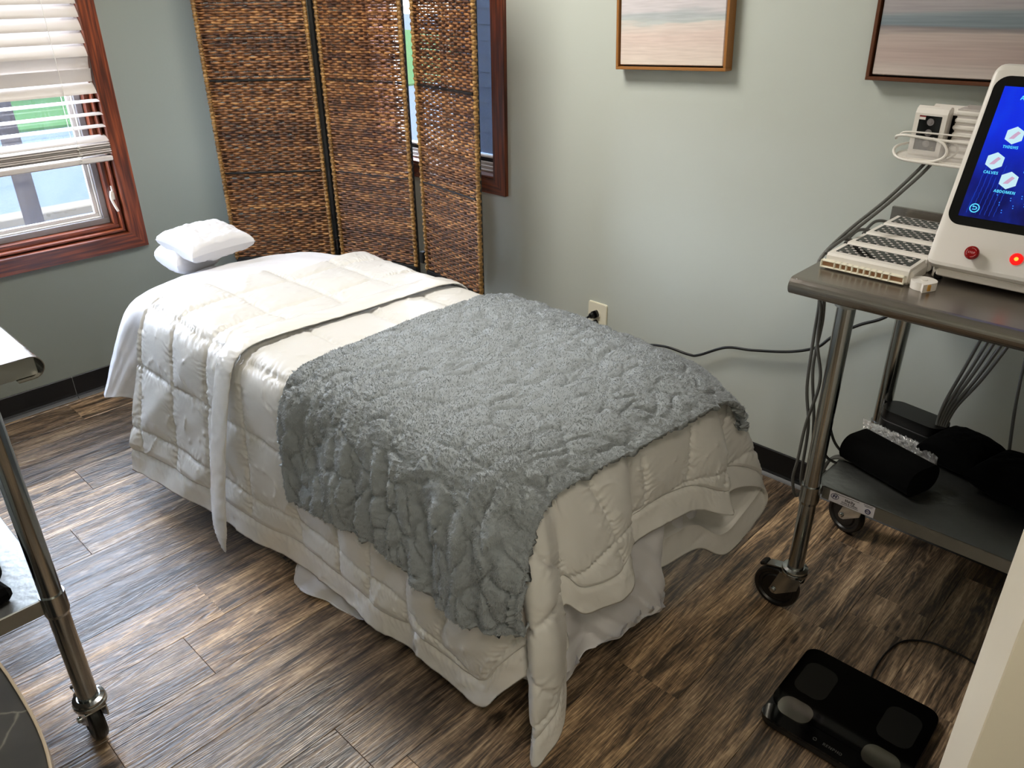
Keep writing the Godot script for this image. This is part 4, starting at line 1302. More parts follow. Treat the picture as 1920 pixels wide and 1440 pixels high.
func tables() -> void:
	var t := work_table("stainless steel work table on casters carrying the touch screen console", Vector3(2.643, 0, 0.632), 0.0, 0.945, 1.22, 0.408, [0.0, -0.35, 0.5, 1.0])
	# maker's sticker on the shelf lip
	var st := MB.new(); st.box(Vector3(0.112, 0.030, 0.0008), Transform3D(Basis(), Vector3(0.218, 0.389, -0.0713)), 0)
	var so := obj("sticker", st, mat("sticker_paper", Color(0.78, 0.77, 0.80), 0.5), t)
	var ink := mat("ink_blue", Color(0.05, 0.05, 0.28), 0.5)
	var blk := mat("ink_black", Color(0.05, 0.05, 0.06), 0.5)
	var put := func(s: String, size: float, m: Material, x: float, y: float) -> void: text(s, size, m, so, Transform3D(Basis(), Vector3(x, y, -0.0708)))
	put.call("Hally", 0.0105, blk, 0.214, 0.3915)
	put.call("Sinks & Tables", 0.0058, blk, 0.214, 0.3835)
	var marks := MB.new()
	for q in [[0.205, 0.4005, 0.062], [0.214, 0.3785, 0.044], [0.258, 0.4015, 0.022], [0.258, 0.3980, 0.018]]: marks.box(Vector3(q[2], 0.0011, 0.0004), Transform3D(Basis(), Vector3(q[0], q[1], -0.0708)), 0)
	obj("small_print", marks, blk, so)
	var lg := MB.new()
	var oval := []
	for k in 33: oval.append(Vector3(0.176 + cos(TAU * k / 32.0) * 0.0095, 0.391 + sin(TAU * k / 32.0) * 0.0072, -0.0708))
	lg.tube(oval, 0.0008, 5, false)
	lg.box(Vector3(0.0024, 0.0085, 0.0005), Transform3D(Basis(Vector3.BACK, -0.2), Vector3(0.1725, 0.391, -0.0708)), 0)
	lg.box(Vector3(0.005, 0.0020, 0.0005), Transform3D(Basis(), Vector3(0.1745, 0.3945, -0.0708)), 0)
	lg.box(Vector3(0.007, 0.0018, 0.0005), Transform3D(Basis(), Vector3(0.1760, 0.3910, -0.0708)), 0)
	lg.box(Vector3(0.0024, 0.0085, 0.0005), Transform3D(Basis(Vector3.BACK, -0.2), Vector3(0.1795, 0.391, -0.0708)), 0)
	var ring := []
	for k in 25: ring.append(Vector3(0.259 + cos(TAU * k / 24.0) * 0.0060, 0.3855 + sin(TAU * k / 24.0) * 0.0060, -0.0708))
	obj("emblem", lg, ink, so)
	var se := MB.new(); se.tube(ring, 0.0012, 5, false)
	obj("seal", se, ink, so)
	text("NSF", 0.0055, ink, so, Transform3D(Basis(), Vector3(0.259, 0.3855, -0.0708)))
	work_table("stainless steel work table on casters cut off by the left edge of the picture", Vector3(1.947, 0, 1.970), PI, 0.995, 1.22, 0.442, [PI, 0.3, 0.2, 0.4], 0.085)

# ---------------------------------------------------------------- console
func screen_texture() -> ImageTexture:
	var W := 328
	var H := 278
	var img := Image.create(W, H, false, Image.FORMAT_RGB8)
	var nz := noise(401, 0.02)
	for y in H:
		for x in W:
			var v := 1.0 - float(y) / H
			var c := Color(0.012, 0.02, 0.28).lerp(Color(0.0, 0.14, 0.80), smoothstep(0.05, 0.75, v))
			c = c.lerp(Color(0.03, 0.28, 0.85), 0.35 * clampf(nz.get_noise_2d(x, y * 0.5) + 0.25, 0, 1))
			if y % 3 == 0: c = c.darkened(0.10)
			img.set_pixel(x, y, c)
	var line := Color(0.08, 0.34, 0.95)
	for k in 7:
		var x := 18 + k * 9
		for y in range(150 + (k * 13) % 40, 270): img.set_pixel(x - (y - 200) / 12, y, line.darkened(0.25))
	for k in 26:
		var x := 58 + int(fmod(k * 37.0, 120.0))
		var y := 218 + int(fmod(k * 23.0, 42.0))
		img.fill_rect(Rect2i(x, y, 2, 2), Color(0.25, 0.6, 1.0))
	for x in range(40, 290):
		for y in range(12, 26):
			var g := 1.0 - absf(x - 165.0) / 125.0
			img.set_pixel(x, y, img.get_pixel(x, y).lerp(Color(0.25, 0.70, 1.0), clampf(g * 1.2, 0, 1) * 0.7))
	return ImageTexture.create_from_image(img)

func machine() -> void:
	var W := 0.38
	var x0 := 2.866
	var t := thing("touch_screen_console", "white tabletop console with a tilted blue touch screen and red buttons", "console")
	# side outline (z, y), lofted along x with rounded flanks
	var pr := [Vector2(0.425, 0.972), Vector2(0.443, 0.985), Vector2(0.4425, 0.992), Vector2(0.2795, 1.372), Vector2(0.270, 1.381), Vector2(0.256, 1.383), Vector2(0.244, 1.376), Vector2(0.205, 1.30), Vector2(0.185, 1.22), Vector2(0.165, 1.12), Vector2(0.135, 1.05), Vector2(0.12, 1.01), Vector2(0.13, 0.972)]
	var cen := Vector2(0.30, 1.12)
	var st := [[0.0, 0.945], [0.002, 0.965], [0.006, 0.985], [0.012, 0.996], [0.02, 1.0], [W - 0.02, 1.0], [W - 0.012, 0.996], [W - 0.006, 0.985], [W - 0.002, 0.965], [W, 0.945]]
	var b := MB.new()
	var m := pr.size()
	for k in m:      # one strip per side of the outline keeps its edges crisp
		var p := PackedVector3Array()
		for s in st:
			for q in [pr[k], pr[(k + 1) % m]]:
				var v: Vector2 = cen + (q - cen) * Vector2(s[1], s[1])
				p.append(Vector3(x0 + s[0], v.y, v.x))
		b.grid(p, st.size(), 2)
	for e in [0, st.size() - 1]:
		var pl := PackedVector2Array()
		for q in pr: pl.append(cen + (q - cen) * float(st[e][1]))
		var tri := Geometry2D.triangulate_polygon(pl)
		var s := b.v.size()
		for q in pl: b.vert(Vector3(x0 + st[e][0], q.y, q.x), Vector3(-1 if e == 0 else 1, 0, 0))
		for i in range(0, tri.size(), 3): b.face(s + tri[i], s + tri[i + 1], s + tri[i + 2])
	obj("body", b, M.white_plastic, t)
	var bs := MB.new(); bs.bx(Vector3(x0 + 0.022, 0.957, 0.14), Vector3(x0 + W - 0.022, 0.973, 0.432), 0.003)
	obj("base", bs, M.white_plastic, t)
	for x in [x0 + 0.010, x0 + W - 0.030]:
		for z in [0.385, 0.16]:
			var f := MB.new(); f.bx(Vector3(x, 0.946, z), Vector3(x + 0.018, 0.975, z + 0.03), 0.003)
			obj("foot", f, M.white_plastic, t)
	var ft := MB.new(); ft.bx(Vector3(x0 + 0.016, 0.946, 0.40), Vector3(x0 + 0.03, 0.96, 0.42), 0.002)
	obj("rubber_pad", ft, M.rubber, t)
	var a := deg_to_rad(23.2)
	var F := Transform3D(Basis(Vector3.RIGHT, Vector3(0, cos(a), -sin(a)), Vector3(0, sin(a), cos(a))), Vector3(x0 + 0.005, 0.985, 0.4437))
	var bz := MB.new(); bz.prism(rrect(0.364, 0.318, 0.028, 8, 0.187, 0.2505), 0.003, F * Transform3D(Basis(), Vector3(0, 0, -0.001)), true)
	obj("bezel", bz, M.gloss_black, t)
	var sc := MB.new()
	var qs := [Vector2(0.026, 0.111), Vector2(0.350, 0.111), Vector2(0.350, 0.388), Vector2(0.026, 0.388)]
	for q in qs: sc.vert(F * Vector3(q.x, q.y, 0.0023), F.basis.z, Vector2((q.x - 0.026) / 0.324, 1.0 - (q.y - 0.111) / 0.277))
	sc.face(0, 1, 2); sc.face(0, 2, 3)
	var sm := mat("screen_picture", Color(0.0, 0.0, 0.02), 0.12)
	sm.emission_enabled = true; sm.emission_texture = screen_texture(); sm.emission = Color.WHITE; sm.emission_operator = BaseMaterial3D.EMISSION_OP_MULTIPLY; sm.emission_energy_multiplier = 1.35
	var so := obj("screen", sc, sm, t)
	var hexm := glow("screen_icon", Color(0.80, 0.95, 1.0), 0.85)
	var pink := glow("screen_figure", Color(0.86, 0.70, 0.84), 0.75)
	var txt := glow("screen_text", Color(0.35, 0.85, 1.0), 0.95)
	var icon := func(u: float, v: float, s: String) -> void:
		var h := MB.new()
		var pl := PackedVector2Array()
		for k in 6: pl.append(Vector2(u + 0.0185 * cos(PI / 6 + k * PI / 3), v + 0.0185 * sin(PI / 6 + k * PI / 3)))
		h.prism(pl, 0.0003, F * Transform3D(Basis(), Vector3(0, 0, 0.0024)))
		obj("screen_icon", h, hexm, so)
		var g := MB.new()
		g.prism(PackedVector2Array([Vector2(u - 0.009, v - 0.008), Vector2(u + 0.001, v - 0.007), Vector2(u + 0.006, v + 0.001), Vector2(u + 0.010, v + 0.006), Vector2(u + 0.004, v + 0.009), Vector2(u - 0.002, v + 0.002)]), 0.0002, F * Transform3D(Basis(), Vector3(0, 0, 0.0027)))
		obj("screen_figure", g, pink, so)
		text(s, 0.0082, txt, so, F * Transform3D(Basis(), Vector3(u, v - 0.0245, 0.0026)))
	icon.call(0.077, 0.289, "THIGHS")
	icon.call(0.058, 0.233, "CALVES")
	icon.call(0.096, 0.197, "ABDOMEN")
	icon.call(0.135, 0.243, "BUTTOCK")
	text("AREA", 0.012, txt, so, F * Transform3D(Basis(), Vector3(0.078, 0.366, 0.0026)))
	var bk := MB.new()
	var ring := []
	for k in 29: ring.append(F * Vector3(0.052 + 0.0088 * cos(TAU * k / 28.0), 0.131 + 0.0088 * sin(TAU * k / 28.0), 0.0028))
	bk.tube(ring, 0.0012, 5, false)
	var ar := []
	for k in 13: ar.append(F * Vector3(0.052 + 0.0035 * cos(PI / 2 - PI * k / 12.0) + 0.0006, 0.131 + 0.003 * sin(PI / 2 - PI * k / 12.0), 0.0028))
	bk.tube([F * Vector3(0.0485, 0.134, 0.0028)] + ar + [F * Vector3(0.0485, 0.128, 0.0028)], 0.0010, 5, false)
	bk.prism(PackedVector2Array([Vector2(0.0465, 0.134), Vector2(0.0495, 0.1365), Vector2(0.0495, 0.1315)]), 0.0003, F * Transform3D(Basis(), Vector3(0, 0, 0.0026)))
	obj("return_icon", bk, txt, so)
	# control strip
	var gr := MB.new()
	var loop := []
	var rr := rrect(0.285, 0.050, 0.0249, 10, 0.193, 0.042)
	for q in rr: loop.append(F * Vector3(q.x, q.y, 0.0002))
	loop.append(loop[0])
	gr.tube(loop, 0.0016, 6, false)
	obj("control_strip_rim", gr, M.white_plastic, t)
	var FB := F * Transform3D(Basis(Vector3.RIGHT, PI / 2), Vector3.ZERO)     # lathe axis along the normal
	var K := func(u: float, v: float) -> Transform3D: return Transform3D(F.basis * Basis(Vector3.RIGHT, PI / 2), F * Vector3(u, v, 0))
	var kc := MB.new(); kc.lathe([Vector2(0.012, 0), Vector2(0.0105, 0.006), Vector2(0.0095, 0.012), Vector2(0, 0.012)], 24, K.call(0.081, 0.036))
	obj("button_collar", kc, M.chrome, t)
	var kn := MB.new(); kn.lathe([Vector2(0.0, 0.010), Vector2(0.012, 0.010), Vector2(0.0140, 0.013), Vector2(0.0146, 0.017), Vector2(0.0138, 0.0205), Vector2(0.011, 0.0225), Vector2(0.008, 0.0222), Vector2(0.0, 0.0218)], 32, K.call(0.081, 0.036))
	var red := mat("red_plastic", Color(0.55, 0.01, 0.025), 0.15)
	var ko := obj("emergency_button", kn, red, t)
	var pale := mat("pale_print", Color(0.85, 0.55, 0.55), 0.4)
	text("STOP", 0.0058, pale, ko, F * Transform3D(Basis(), Vector3(0.081, 0.036, 0.0223)))
	var arc := MB.new()
	for s in 3:
		var q := []
		for k in 7: q.append(F * Vector3(0.081 + 0.0095 * cos(TAU * (s / 3.0 + k / 30.0) + 0.5), 0.036 + 0.0095 * sin(TAU * (s / 3.0 + k / 30.0) + 0.5), 0.0226))
		arc.tube(q, 0.0005, 4, false)
	obj("turn_arrows", arc, pale, ko)
	var pb := MB.new(); pb.lathe([Vector2(0.0125, 0.0), Vector2(0.0125, 0.0035), Vector2(0.011, 0.0045), Vector2(0.0, 0.0045)], 28, K.call(0.162, 0.042))
	var po := obj("power_button_light", pb, glow("red_light", Color(1.0, 0.04, 0.04), 0.9), t)
	var pc := MB.new(); pc.lathe([Vector2(0.0042, 0.0045), Vector2(0.0036, 0.0055), Vector2(0.0, 0.0055)], 16, K.call(0.162, 0.042))
	obj("power_button_light", pc, glow("yellow_light", Color(1.0, 0.75, 0.25), 1.3), po)

# ---------------------------------------------------------------- on and under the right table
func led_pad(at: Vector3, label: String, front: bool) -> Node3D:
	var t := thing("light_therapy_pad", label, "therapy pad", at, 0.0, "" if front else "light therapy pads in a row")
	var w := 0.197
	var d := 0.104
	var h := 0.036
	var b := MB.new()
	var pl := PackedVector2Array([Vector2(0, 0.006), Vector2(0.006, 0), Vector2(d - 0.008, 0), Vector2(d, 0.012), Vector2(d - 0.006, h), Vector2(0.004, h), Vector2(0, h - 0.005)])
	b.prism(pl, w - 0.012, Transform3D(Basis(Vector3(0, 0, -1), Vector3(0, 1, 0), Vector3(1, 0, 0)), Vector3(0.004, 0, 0)))
	b.box(Vector3(0.012, h * 0.8, d - 0.012), Transform3D(Basis(Vector3.BACK, 0.0), Vector3(w - 0.006, h * 0.42, -d / 2)), 0.005)
	obj("housing", b, M.white_plastic, t)
	var p := MB.new(); p.bx(Vector3(0.014, h - 0.001, -d + 0.012), Vector3(w - 0.016, h + 0.0012, -0.024), 0.0006)
	obj("lamp_window", p, M.gloss_black, t)
	var q := MB.new()
	for r in 5:
		for c in 8:
			var x := 0.026 + c * 0.0205 + (0.010 if r % 2 else 0.0)
			if x > w - 0.022: continue
			q.lathe([Vector2(0.0036, h + 0.0012), Vector2(0.0027, h + 0.0022), Vector2(0.0, h + 0.0026)], 8, Transform3D(Basis.from_scale(Vector3(1.2, 1, 0.6)), Vector3(x, 0, -d + 0.022 + r * 0.0145)))
	obj("diodes", q, M.pale_vinyl, t)
	if front:
		var lip := MB.new()
		lip.bx(Vector3(-0.004, 0.003, -0.002), Vector3(w - 0.012, 0.0065, 0.010), 0.001)
		lip.bx(Vector3(-0.004, 0.0175, -0.002), Vector3(w - 0.012, 0.021, 0.010), 0.001)
		for k in 12:
			var x: float = [-0.004, 0.027, 0.041, 0.0545, 0.068, 0.0815, 0.095, 0.1085, 0.122, 0.1355, 0.151, 0.182][k]
			lip.bx(Vector3(x, 0.003, -0.002), Vector3(x + 0.003, 0.021, 0.010), 0.0005)
		obj("vent_lip", lip, M.ivory, t)
		var tan_ := MB.new(); tan_.bx(Vector3(-0.002, 0.005, -0.003), Vector3(w - 0.014, 0.019, 0.003), 0)
		obj("vent_filter", tan_, mat("vent_tan", Color(0.62, 0.46, 0.33), 0.7), t)
		var lb := MB.new(); lb.bx(Vector3(w - 0.034, h + 0.001, -d + 0.035), Vector3(w - 0.024, h + 0.0016, -d + 0.043), 0)
		obj("warning_label", lb, M.white_plastic, t)
	return t

func small_things() -> void:
	led_pad(Vector3(2.668, 0.9455, 0.512), "white therapy pad with vent slots, frontmost of the row of pads beside the console", true)
	for k in 3:
		led_pad(Vector3(2.668, 0.9455, 0.400 - 0.112 * k), ["white therapy pad with black dotted top, second from the front beside the console", "white therapy pad with black dotted top, third from the front beside the console", "white therapy pad with black dotted top, rearmost of the row by the table upstand"][k], false)
		# each has its lead looping out at the left
		var z := 0.335 - 0.112 * k
		var c := MB.new()
		c.tube(smooth([Vector3(2.672, 0.963, z), Vector3(2.655, 0.972, z + 0.01), Vector3(2.640, 0.973, z + 0.035), Vector3(2.637, 0.962, z + 0.075), Vector3(2.639, 0.954, z + 0.10)], 6), 0.0042, 8)
		single("pad_lead", c, M.grey_cord, ["grey lead looping out of the second therapy pad from the front", "grey lead looping out of the third therapy pad from the front", "grey lead looping out of the rearmost therapy pad"][k], "cable", "leads of the therapy pads")
	# tape measure
	var t := thing("tape_measure", "round white tape measure with a yellow tab lying at the front of the table", "tape measure", Vector3(2.888, 0.9455, 0.502), -0.5)
	var b := MB.new()
	var pl := PackedVector2Array()
	for k in 28:
		var a := TAU * 0.80 * k / 27.0 + 0.35
		pl.append(Vector2(cos(a) * 0.0265, sin(a) * 0.0265))
	pl.append(Vector2(0.0265, -0.0265))
	b.prism(pl, 0.018, Transform3D(Basis(Vector3.RIGHT, Vector3(0, 0, -1), Vector3.UP), Vector3.ZERO), false)
	obj("case", b, M.white_plastic, t)
	var bt := MB.new(); bt.lathe([Vector2(0.007, 0.0178), Vector2(0.0065, 0.0195), Vector2(0, 0.0195)], 20)
	obj("push_button", bt, M.white_plastic, t)
	var tb := MB.new(); tb.bx(Vector3(0.024, 0.003, 0.006), Vector3(0.0285, 0.0165, 0.014), 0.0008)
	obj("tape_end", tb, mat("yellow_tape", Color(0.80, 0.60, 0.28), 0.5), t)
	holder()
	shelf_goods()

func holder() -> void:
	var t := thing("accessory_holder", "clear and white acrylic tray at the side of the console holding small devices", "holder")
	var b := MB.new()
	var outl := PackedVector2Array([Vector2(2.860, 0.06), Vector2(2.860, 0.205), Vector2(2.73, 0.205), Vector2(2.69, 0.20), Vector2(2.668, 0.18), Vector2(2.660, 0.14), Vector2(2.668, 0.08), Vector2(2.70, 0.06)])
	b.prism(outl, 0.005, Transform3D(Basis(Vector3.RIGHT, Vector3(0, 0, 1), Vector3.UP), Vector3(0, 1.152, 0)))
	obj("tray_floor", b, M.white_plastic, t)
	var rim := MB.new()
	rim.tube(smooth([Vector3(2.668, 1.172, 0.08), Vector3(2.655, 1.170, 0.14), Vector3(2.664, 1.162, 0.185), Vector3(2.69, 1.152, 0.205), Vector3(2.75, 1.150, 0.209), Vector3(2.86, 1.150, 0.209)], 6), 0.0034, 8)
	obj("tray_lip", rim, M.white_plastic, t)
	var up := MB.new()
	up.tube(smooth([Vector3(2.656, 1.192, 0.165), Vector3(2.666, 1.202, 0.190), Vector3(2.69, 1.207, 0.200), Vector3(2.75, 1.205, 0.202), Vector3(2.80, 1.204, 0.202), Vector3(2.86, 1.204, 0.202)], 6), 0.0034, 8)
	up.tube(smooth([Vector3(2.666, 1.204, 0.17), Vector3(2.69, 1.212, 0.176), Vector3(2.80, 1.214, 0.176), Vector3(2.86, 1.214, 0.176)], 5), 0.0022, 8)
	up.tube(smooth([Vector3(2.752, 1.206, 0.202), Vector3(2.778, 1.198, 0.204), Vector3(2.790, 1.182, 0.205), Vector3(2.785, 1.166, 0.206), Vector3(2.765, 1.155, 0.207), Vector3(2.735, 1.150, 0.208)], 6), 0.0034, 8)
	up.tube(smooth([Vector3(2.79, 1.204, 0.19), Vector3(2.806, 1.192, 0.19), Vector3(2.806, 1.175, 0.19), Vector3(2.79, 1.162, 0.19)], 6), 0.0026, 8)
	obj("guard_rail", up, M.white_plastic, t)
	var ac := MB.new(); ac.bx(Vector3(2.70, 1.157, 0.1995), Vector3(2.86, 1.204, 0.2015), 0.0005)
	obj("clear_wall", ac, M.acrylic, t)
	var arm := MB.new(); arm.bx(Vector3(2.85, 1.148, 0.16), Vector3(2.90, 1.212, 0.206), 0.004)
	obj("bracket", arm, M.white_plastic, t)
	# two small laser paddles standing in it
	for k in 2:
		var p := thing("laser_paddle", ["small white laser paddle with three lenses standing in front in the acrylic tray", "small white laser paddle partly hidden behind the other in the acrylic tray"][k], "laser paddle", Vector3(2.728 + 0.022 * k, 1.1575, 0.150 - 0.045 * k), -0.04, "laser paddles in the acrylic tray")
		var h := 0.115
		var w := 0.074
		var s := MB.new()
		s.prism(PackedVector2Array([Vector2(-0.016, 0), Vector2(0.016, 0), Vector2(0.018, 0.004), Vector2(0.018, h - 0.016), Vector2(0.012, h - 0.005), Vector2(0.002, h), Vector2(-0.012, h - 0.002), Vector2(-0.018, h - 0.008)]), w, Transform3D(Basis(Vector3(0, 0, 1), Vector3.UP, Vector3.RIGHT), Vector3(-w / 2, 0, 0)))
		obj("housing", s, M.white_plastic, p)
		var f := MB.new(); f.bx(Vector3(-0.026, 0.014, 0.017), Vector3(0.026, 0.094, 0.0188), 0.0004)
		obj("front_window", f, M.gloss_black, p)
		for y in [0.030, 0.055, 0.080]:
			var l := MB.new(); l.lathe([Vector2(0.0085, 0), Vector2(0.0078, 0.0012), Vector2(0.0064, 0.0006), Vector2(0.0040, 0.0006), Vector2(0.0038, 0.0022), Vector2(0.0, 0.0026)], 20, Transform3D(Basis(Vector3.RIGHT, PI / 2), Vector3(0.002, y, 0.0187)))
			obj("lens", l, M.grey_vinyl, p)
		var lb := MB.new(); lb.bx(Vector3(-0.0255, 0.0905, 0.0188), Vector3(-0.011, 0.0935, 0.0192), 0)
		obj("label_stripe", lb, mat("label_red%d" % k, Color(0.5, 0.08, 0.1), 0.5), p)
		var lw := MB.new(); lw.bx(Vector3(-0.0255, 0.0845, 0.0188), Vector3(-0.011, 0.0905, 0.0192), 0)
		obj("label_stripe", lw, M.white_plastic, p)
		var tri := MB.new()
		tri.tube([Vector3(0.014, 0.0175, 0.019), Vector3(0.022, 0.0175, 0.019), Vector3(0.018, 0.0245, 0.019), Vector3(0.014, 0.0175, 0.019)], 0.0006, 4, false)
		obj("warning_triangle", tri, mat("warn%d" % k, Color(0.5, 0.45, 0.2), 0.5), p)
		var sk := MB.new(); sk.bx(Vector3(-0.010, h - 0.0035, -0.006), Vector3(0.008, h - 0.0005, 0.004), 0.001)
		obj("hanging_notch", sk, mat("notch%d" % k, Color(0.66, 0.52, 0.36), 0.6), p)
	for k in 7:
		var s := MB.new()
		s.box(Vector3(0.085, 0.0125, 0.09), Transform3D(Basis(), Vector3(0, 0.00625, 0)), 0.004)
		var o := single("flat_pad", s, M.white_plastic, "thin flat white pad behind the two paddles, %s of its stack" % ["lowest", "second from the bottom", "third from the bottom", "middle one", "third from the top", "second from the top", "topmost"][k], "pad", "flat pads stacked in the acrylic tray")
		o.position = Vector3(2.818 + 0.002 * (k % 2), 1.1575 + 0.0163 * k, 0.112)
		var lip := MB.new(); lip.box(Vector3(0.078, 0.004, 0.084), Transform3D(Basis(), Vector3(0, 0.0143, 0)), 0.001)
		obj("rubber_rim", lip, M.pale_vinyl, o)

func stadium(w: float, h: float, r: float) -> PackedVector2Array: return rrect(w, h, r, 8)

func shelf_goods() -> void:
	var y := 0.408
	# rolled strap
	var t := thing("rolled_strap", "wide black fabric strap rolled up at the front of the shelf", "strap", Vector3(2.762, y, 0.425), -0.31)
	var b := MB.new()
	var X := Transform3D(Basis(Vector3(0, 0, -1), Vector3.UP, Vector3.RIGHT), Vector3(0, 0, 0))
	var spiral := PackedVector2Array()
	b.prism(rrect(0.118, 0.074, 0.036, 8, 0.059, 0.037), 0.205, X, true)
	obj("outer_wrap", b, M.black_cloth, t)
	for k in 3:
		var c := MB.new()
		var lp := []
		for q in rrect(0.100 - k * 0.026, 0.058 - k * 0.016, 0.028 - k * 0.008, 6, 0.059, 0.037): lp.append(X * Vector3(q.x, q.y, -0.001))
		lp.append(lp[0])
		c.tube(lp, 0.0028, 6, false)
		obj("fold", c, M.black_cloth, t)
	# glasses case
	var g := thing("zip_case", "glossy black zipped case at the back of the shelf by the rear leg", "case", Vector3(2.862, y, 0.182), -0.16)
	var gc := MB.new()
	gc.prism(rrect(0.172, 0.082, 0.034, 8, 0, 0), 0.078, Transform3D(Basis(Vector3.RIGHT, Vector3(0, 0, -1), Vector3.UP), Vector3(0, 0.001, 0)), true)
	obj("shell", gc, mat("case_black", Color(0.012, 0.012, 0.013), 0.32), g)
	var z := MB.new()
	var zl := []
	for q in rrect(0.174, 0.084, 0.035, 6): zl.append(Vector3(q.x, 0.048, q.y))
	zl.append(zl[0])
	z.tube(zl, 0.0022, 5, false)
	obj("zip", z, M.black_plastic, g)
	# clear bag
	var p := PackedVector3Array()
	var nz := noise(501, 9.0, FastNoiseLite.TYPE_SIMPLEX_SMOOTH, 3)
	nz.fractal_type = FastNoiseLite.FRACTAL_RIDGED
	for j in 30:
		for i in 50:
			var u := i / 49.0
			var v := j / 29.0
			p.append(Vector3(2.735 + 0.21 * u + v * 0.03, y + 0.008 + 0.018 * sin(PI * v) + 0.018 * (nz.get_noise_2d(u * 0.9, v * 0.5) + 0.3), 0.200 + 0.085 * v + 0.04 * u))
	var bag := MB.new(); bag.grid(p, 30, 50)
	var cm := mat("clear_film", Color(0.9, 0.9, 0.9, 0.16), 0.05)
	cm.transparency = BaseMaterial3D.TRANSPARENCY_ALPHA
	single("plastic_bag", bag, cm, "crumpled clear plastic bag between the rolled strap and the zipped case", "plastic bag")
	# pouches
	for k in 2:
		var pm := pillow_mesh([Vector3(0.155, 0.088, 0.165), Vector3(0.20, 0.095, 0.19)][k], 510 + k, 0.42, 0.003)
		var o := single("cloth_pouch", pm, M.black_cloth, ["soft black cloth pouch on the shelf, right of the rolled strap", "soft black cloth pouch on the shelf at the right edge of the picture"][k], "pouch", "black pouches under the right table")
		o.transform = Transform3D(Basis(Vector3.UP, -0.25), [Vector3(3.000, y + 0.043, 0.225), Vector3(3.155, y + 0.046, 0.285)][k])
	# on the left table's shelf
	var y2 := 0.4425
	var s := MB.new(); s.box(Vector3(0.13, 0.034, 0.12), Transform3D(Basis(), Vector3(0, 0.017, 0)), 0.010)
	var bo := single("folded_strap", s, M.black_cloth, "folded black strap at the end of the left table's shelf", "strap")
	bo.position = Vector3(1.735, y2, 2.180); bo.rotation.y = 0.2
	var di := MB.new(); di.lathe([Vector2(0, 0), Vector2(0.050, 0), Vector2(0.058, 0.006), Vector2(0.058, 0.016), Vector2(0.052, 0.022), Vector2(0, 0.024)], 32)
	var dob := single("round_pouch", di, M.black_cloth, "round flat black pouch lying on the folded strap of the left table", "pouch")
	dob.position = Vector3(1.720, y2 + 0.0345, 2.165)
	var s3 := MB.new(); s3.box(Vector3(0.12, 0.05, 0.10), Transform3D(Basis(), Vector3(0, 0.025, 0)), 0.02)
	var b3 := single("folded_strap", s3, M.black_cloth, "black folded strap cut off by the left edge, behind the round pouch", "strap")
	b3.position = Vector3(1.575, y2, 2.140)
	# oval table in the corner
	var ot := thing("side_table", "oval side table with a grey pale-veined top at the bottom left corner", "side table", Vector3(2.30, 0, 2.52))
	var pl := PackedVector2Array()
	for k in 96:
		var a := TAU * k / 96.0
		pl.append(Vector2(0.37 * signf(cos(a)) * pow(absf(cos(a)), 0.74), 0.313 * signf(sin(a)) * pow(absf(sin(a)), 0.74)))
	var tm := mat("marble_grey", Color.WHITE, 0.35)
	tm.albedo_texture = marble_texture()
	var tp := MB.new()
	tp.prism(pl, 0.020, Transform3D(Basis(Vector3.RIGHT, Vector3(0, 0, 1), Vector3.UP), Vector3(0, 0.63, 0)), true)
	for i in tp.v.size(): tp.uv[i] = Vector2(tp.v[i].x / 0.76 + 0.5, tp.v[i].z / 0.76 + 0.5)
	obj("tabletop", tp, tm, ot)
	var rimp := []
	for q in pl: rimp.append(Vector3(q.x, 0.641, q.y))
	rimp.append(rimp[0])
	var rb := MB.new()
	var band := PackedVector3Array()
	for yy in [0.628, 0.629, 0.6505, 0.6525, 0.6525]:
		for q in pl: band.append(Vector3(q.x, yy, q.y) + Vector3(q.x, 0, q.y).normalized() * (0.0 if yy == 0.628 or band.size() >= 96 * 4 else 0.004))
	rb.grid(band, 5, 96, true, true)
	obj("edge_band", rb, mat("edge_cream", Color(0.62, 0.56, 0.47), 0.3), ot)
	var co := MB.new()
	co.lathe([Vector2(0, 0), Vector2(0.20, 0), Vector2(0.20, 0.012), Vector2(0.03, 0.022), Vector2(0.03, 0.61), Vector2(0.10, 0.629), Vector2(0, 0.629)], 32)
	obj("pedestal", co, M.black_steel, ot)

func marble_texture() -> ImageTexture:
	var S := 512
	var img := Image.create(S, S, false, Image.FORMAT_RGB8)
	var n1 := noise(601, 0.010, FastNoiseLite.TYPE_SIMPLEX_SMOOTH, 4)
	var n2 := noise(602, 0.03, FastNoiseLite.TYPE_SIMPLEX_SMOOTH, 3)
	# veins as broken lines in texture space
	var veins := [[Vector2(0.25, 0.32), Vector2(0.40, 0.20), Vector2(0.521, 0.125), Vector2(0.544, 0.100), Vector2(0.565, 0.06)], [Vector2(0.544, 0.100), Vector2(0.603, 0.148), Vector2(0.70, 0.27), Vector2(0.73, 0.5)], [Vector2(0.25, 0.32), Vector2(0.3, 0.7), Vector2(0.5, 1.1)], [Vector2(0.73, 0.5), Vector2(0.9, 0.6), Vector2(1.1, 0.65)]]
	for y in S:
		for x in S:
			var p := Vector2(x, y) / S + Vector2(n2.get_noise_2d(x, y), n2.get_noise_2d(y, x)) * 0.006
			var d := 1.0
			for v in veins:
				for i in v.size() - 1: d = minf(d, p.distance_to(Geometry2D.get_closest_point_to_segment(p, v[i], v[i + 1])))
			var g := 0.22 + n1.get_noise_2d(x, y) * 0.05
			var c := Color(g, g * 0.985, g * 0.94)
			c = c.lerp(Color(0.52, 0.51, 0.46), clampf(1.0 - d / 0.0032, 0, 1) * 0.8)
			img.set_pixel(x, y, c)
	return ImageTexture.create_from_image(img)

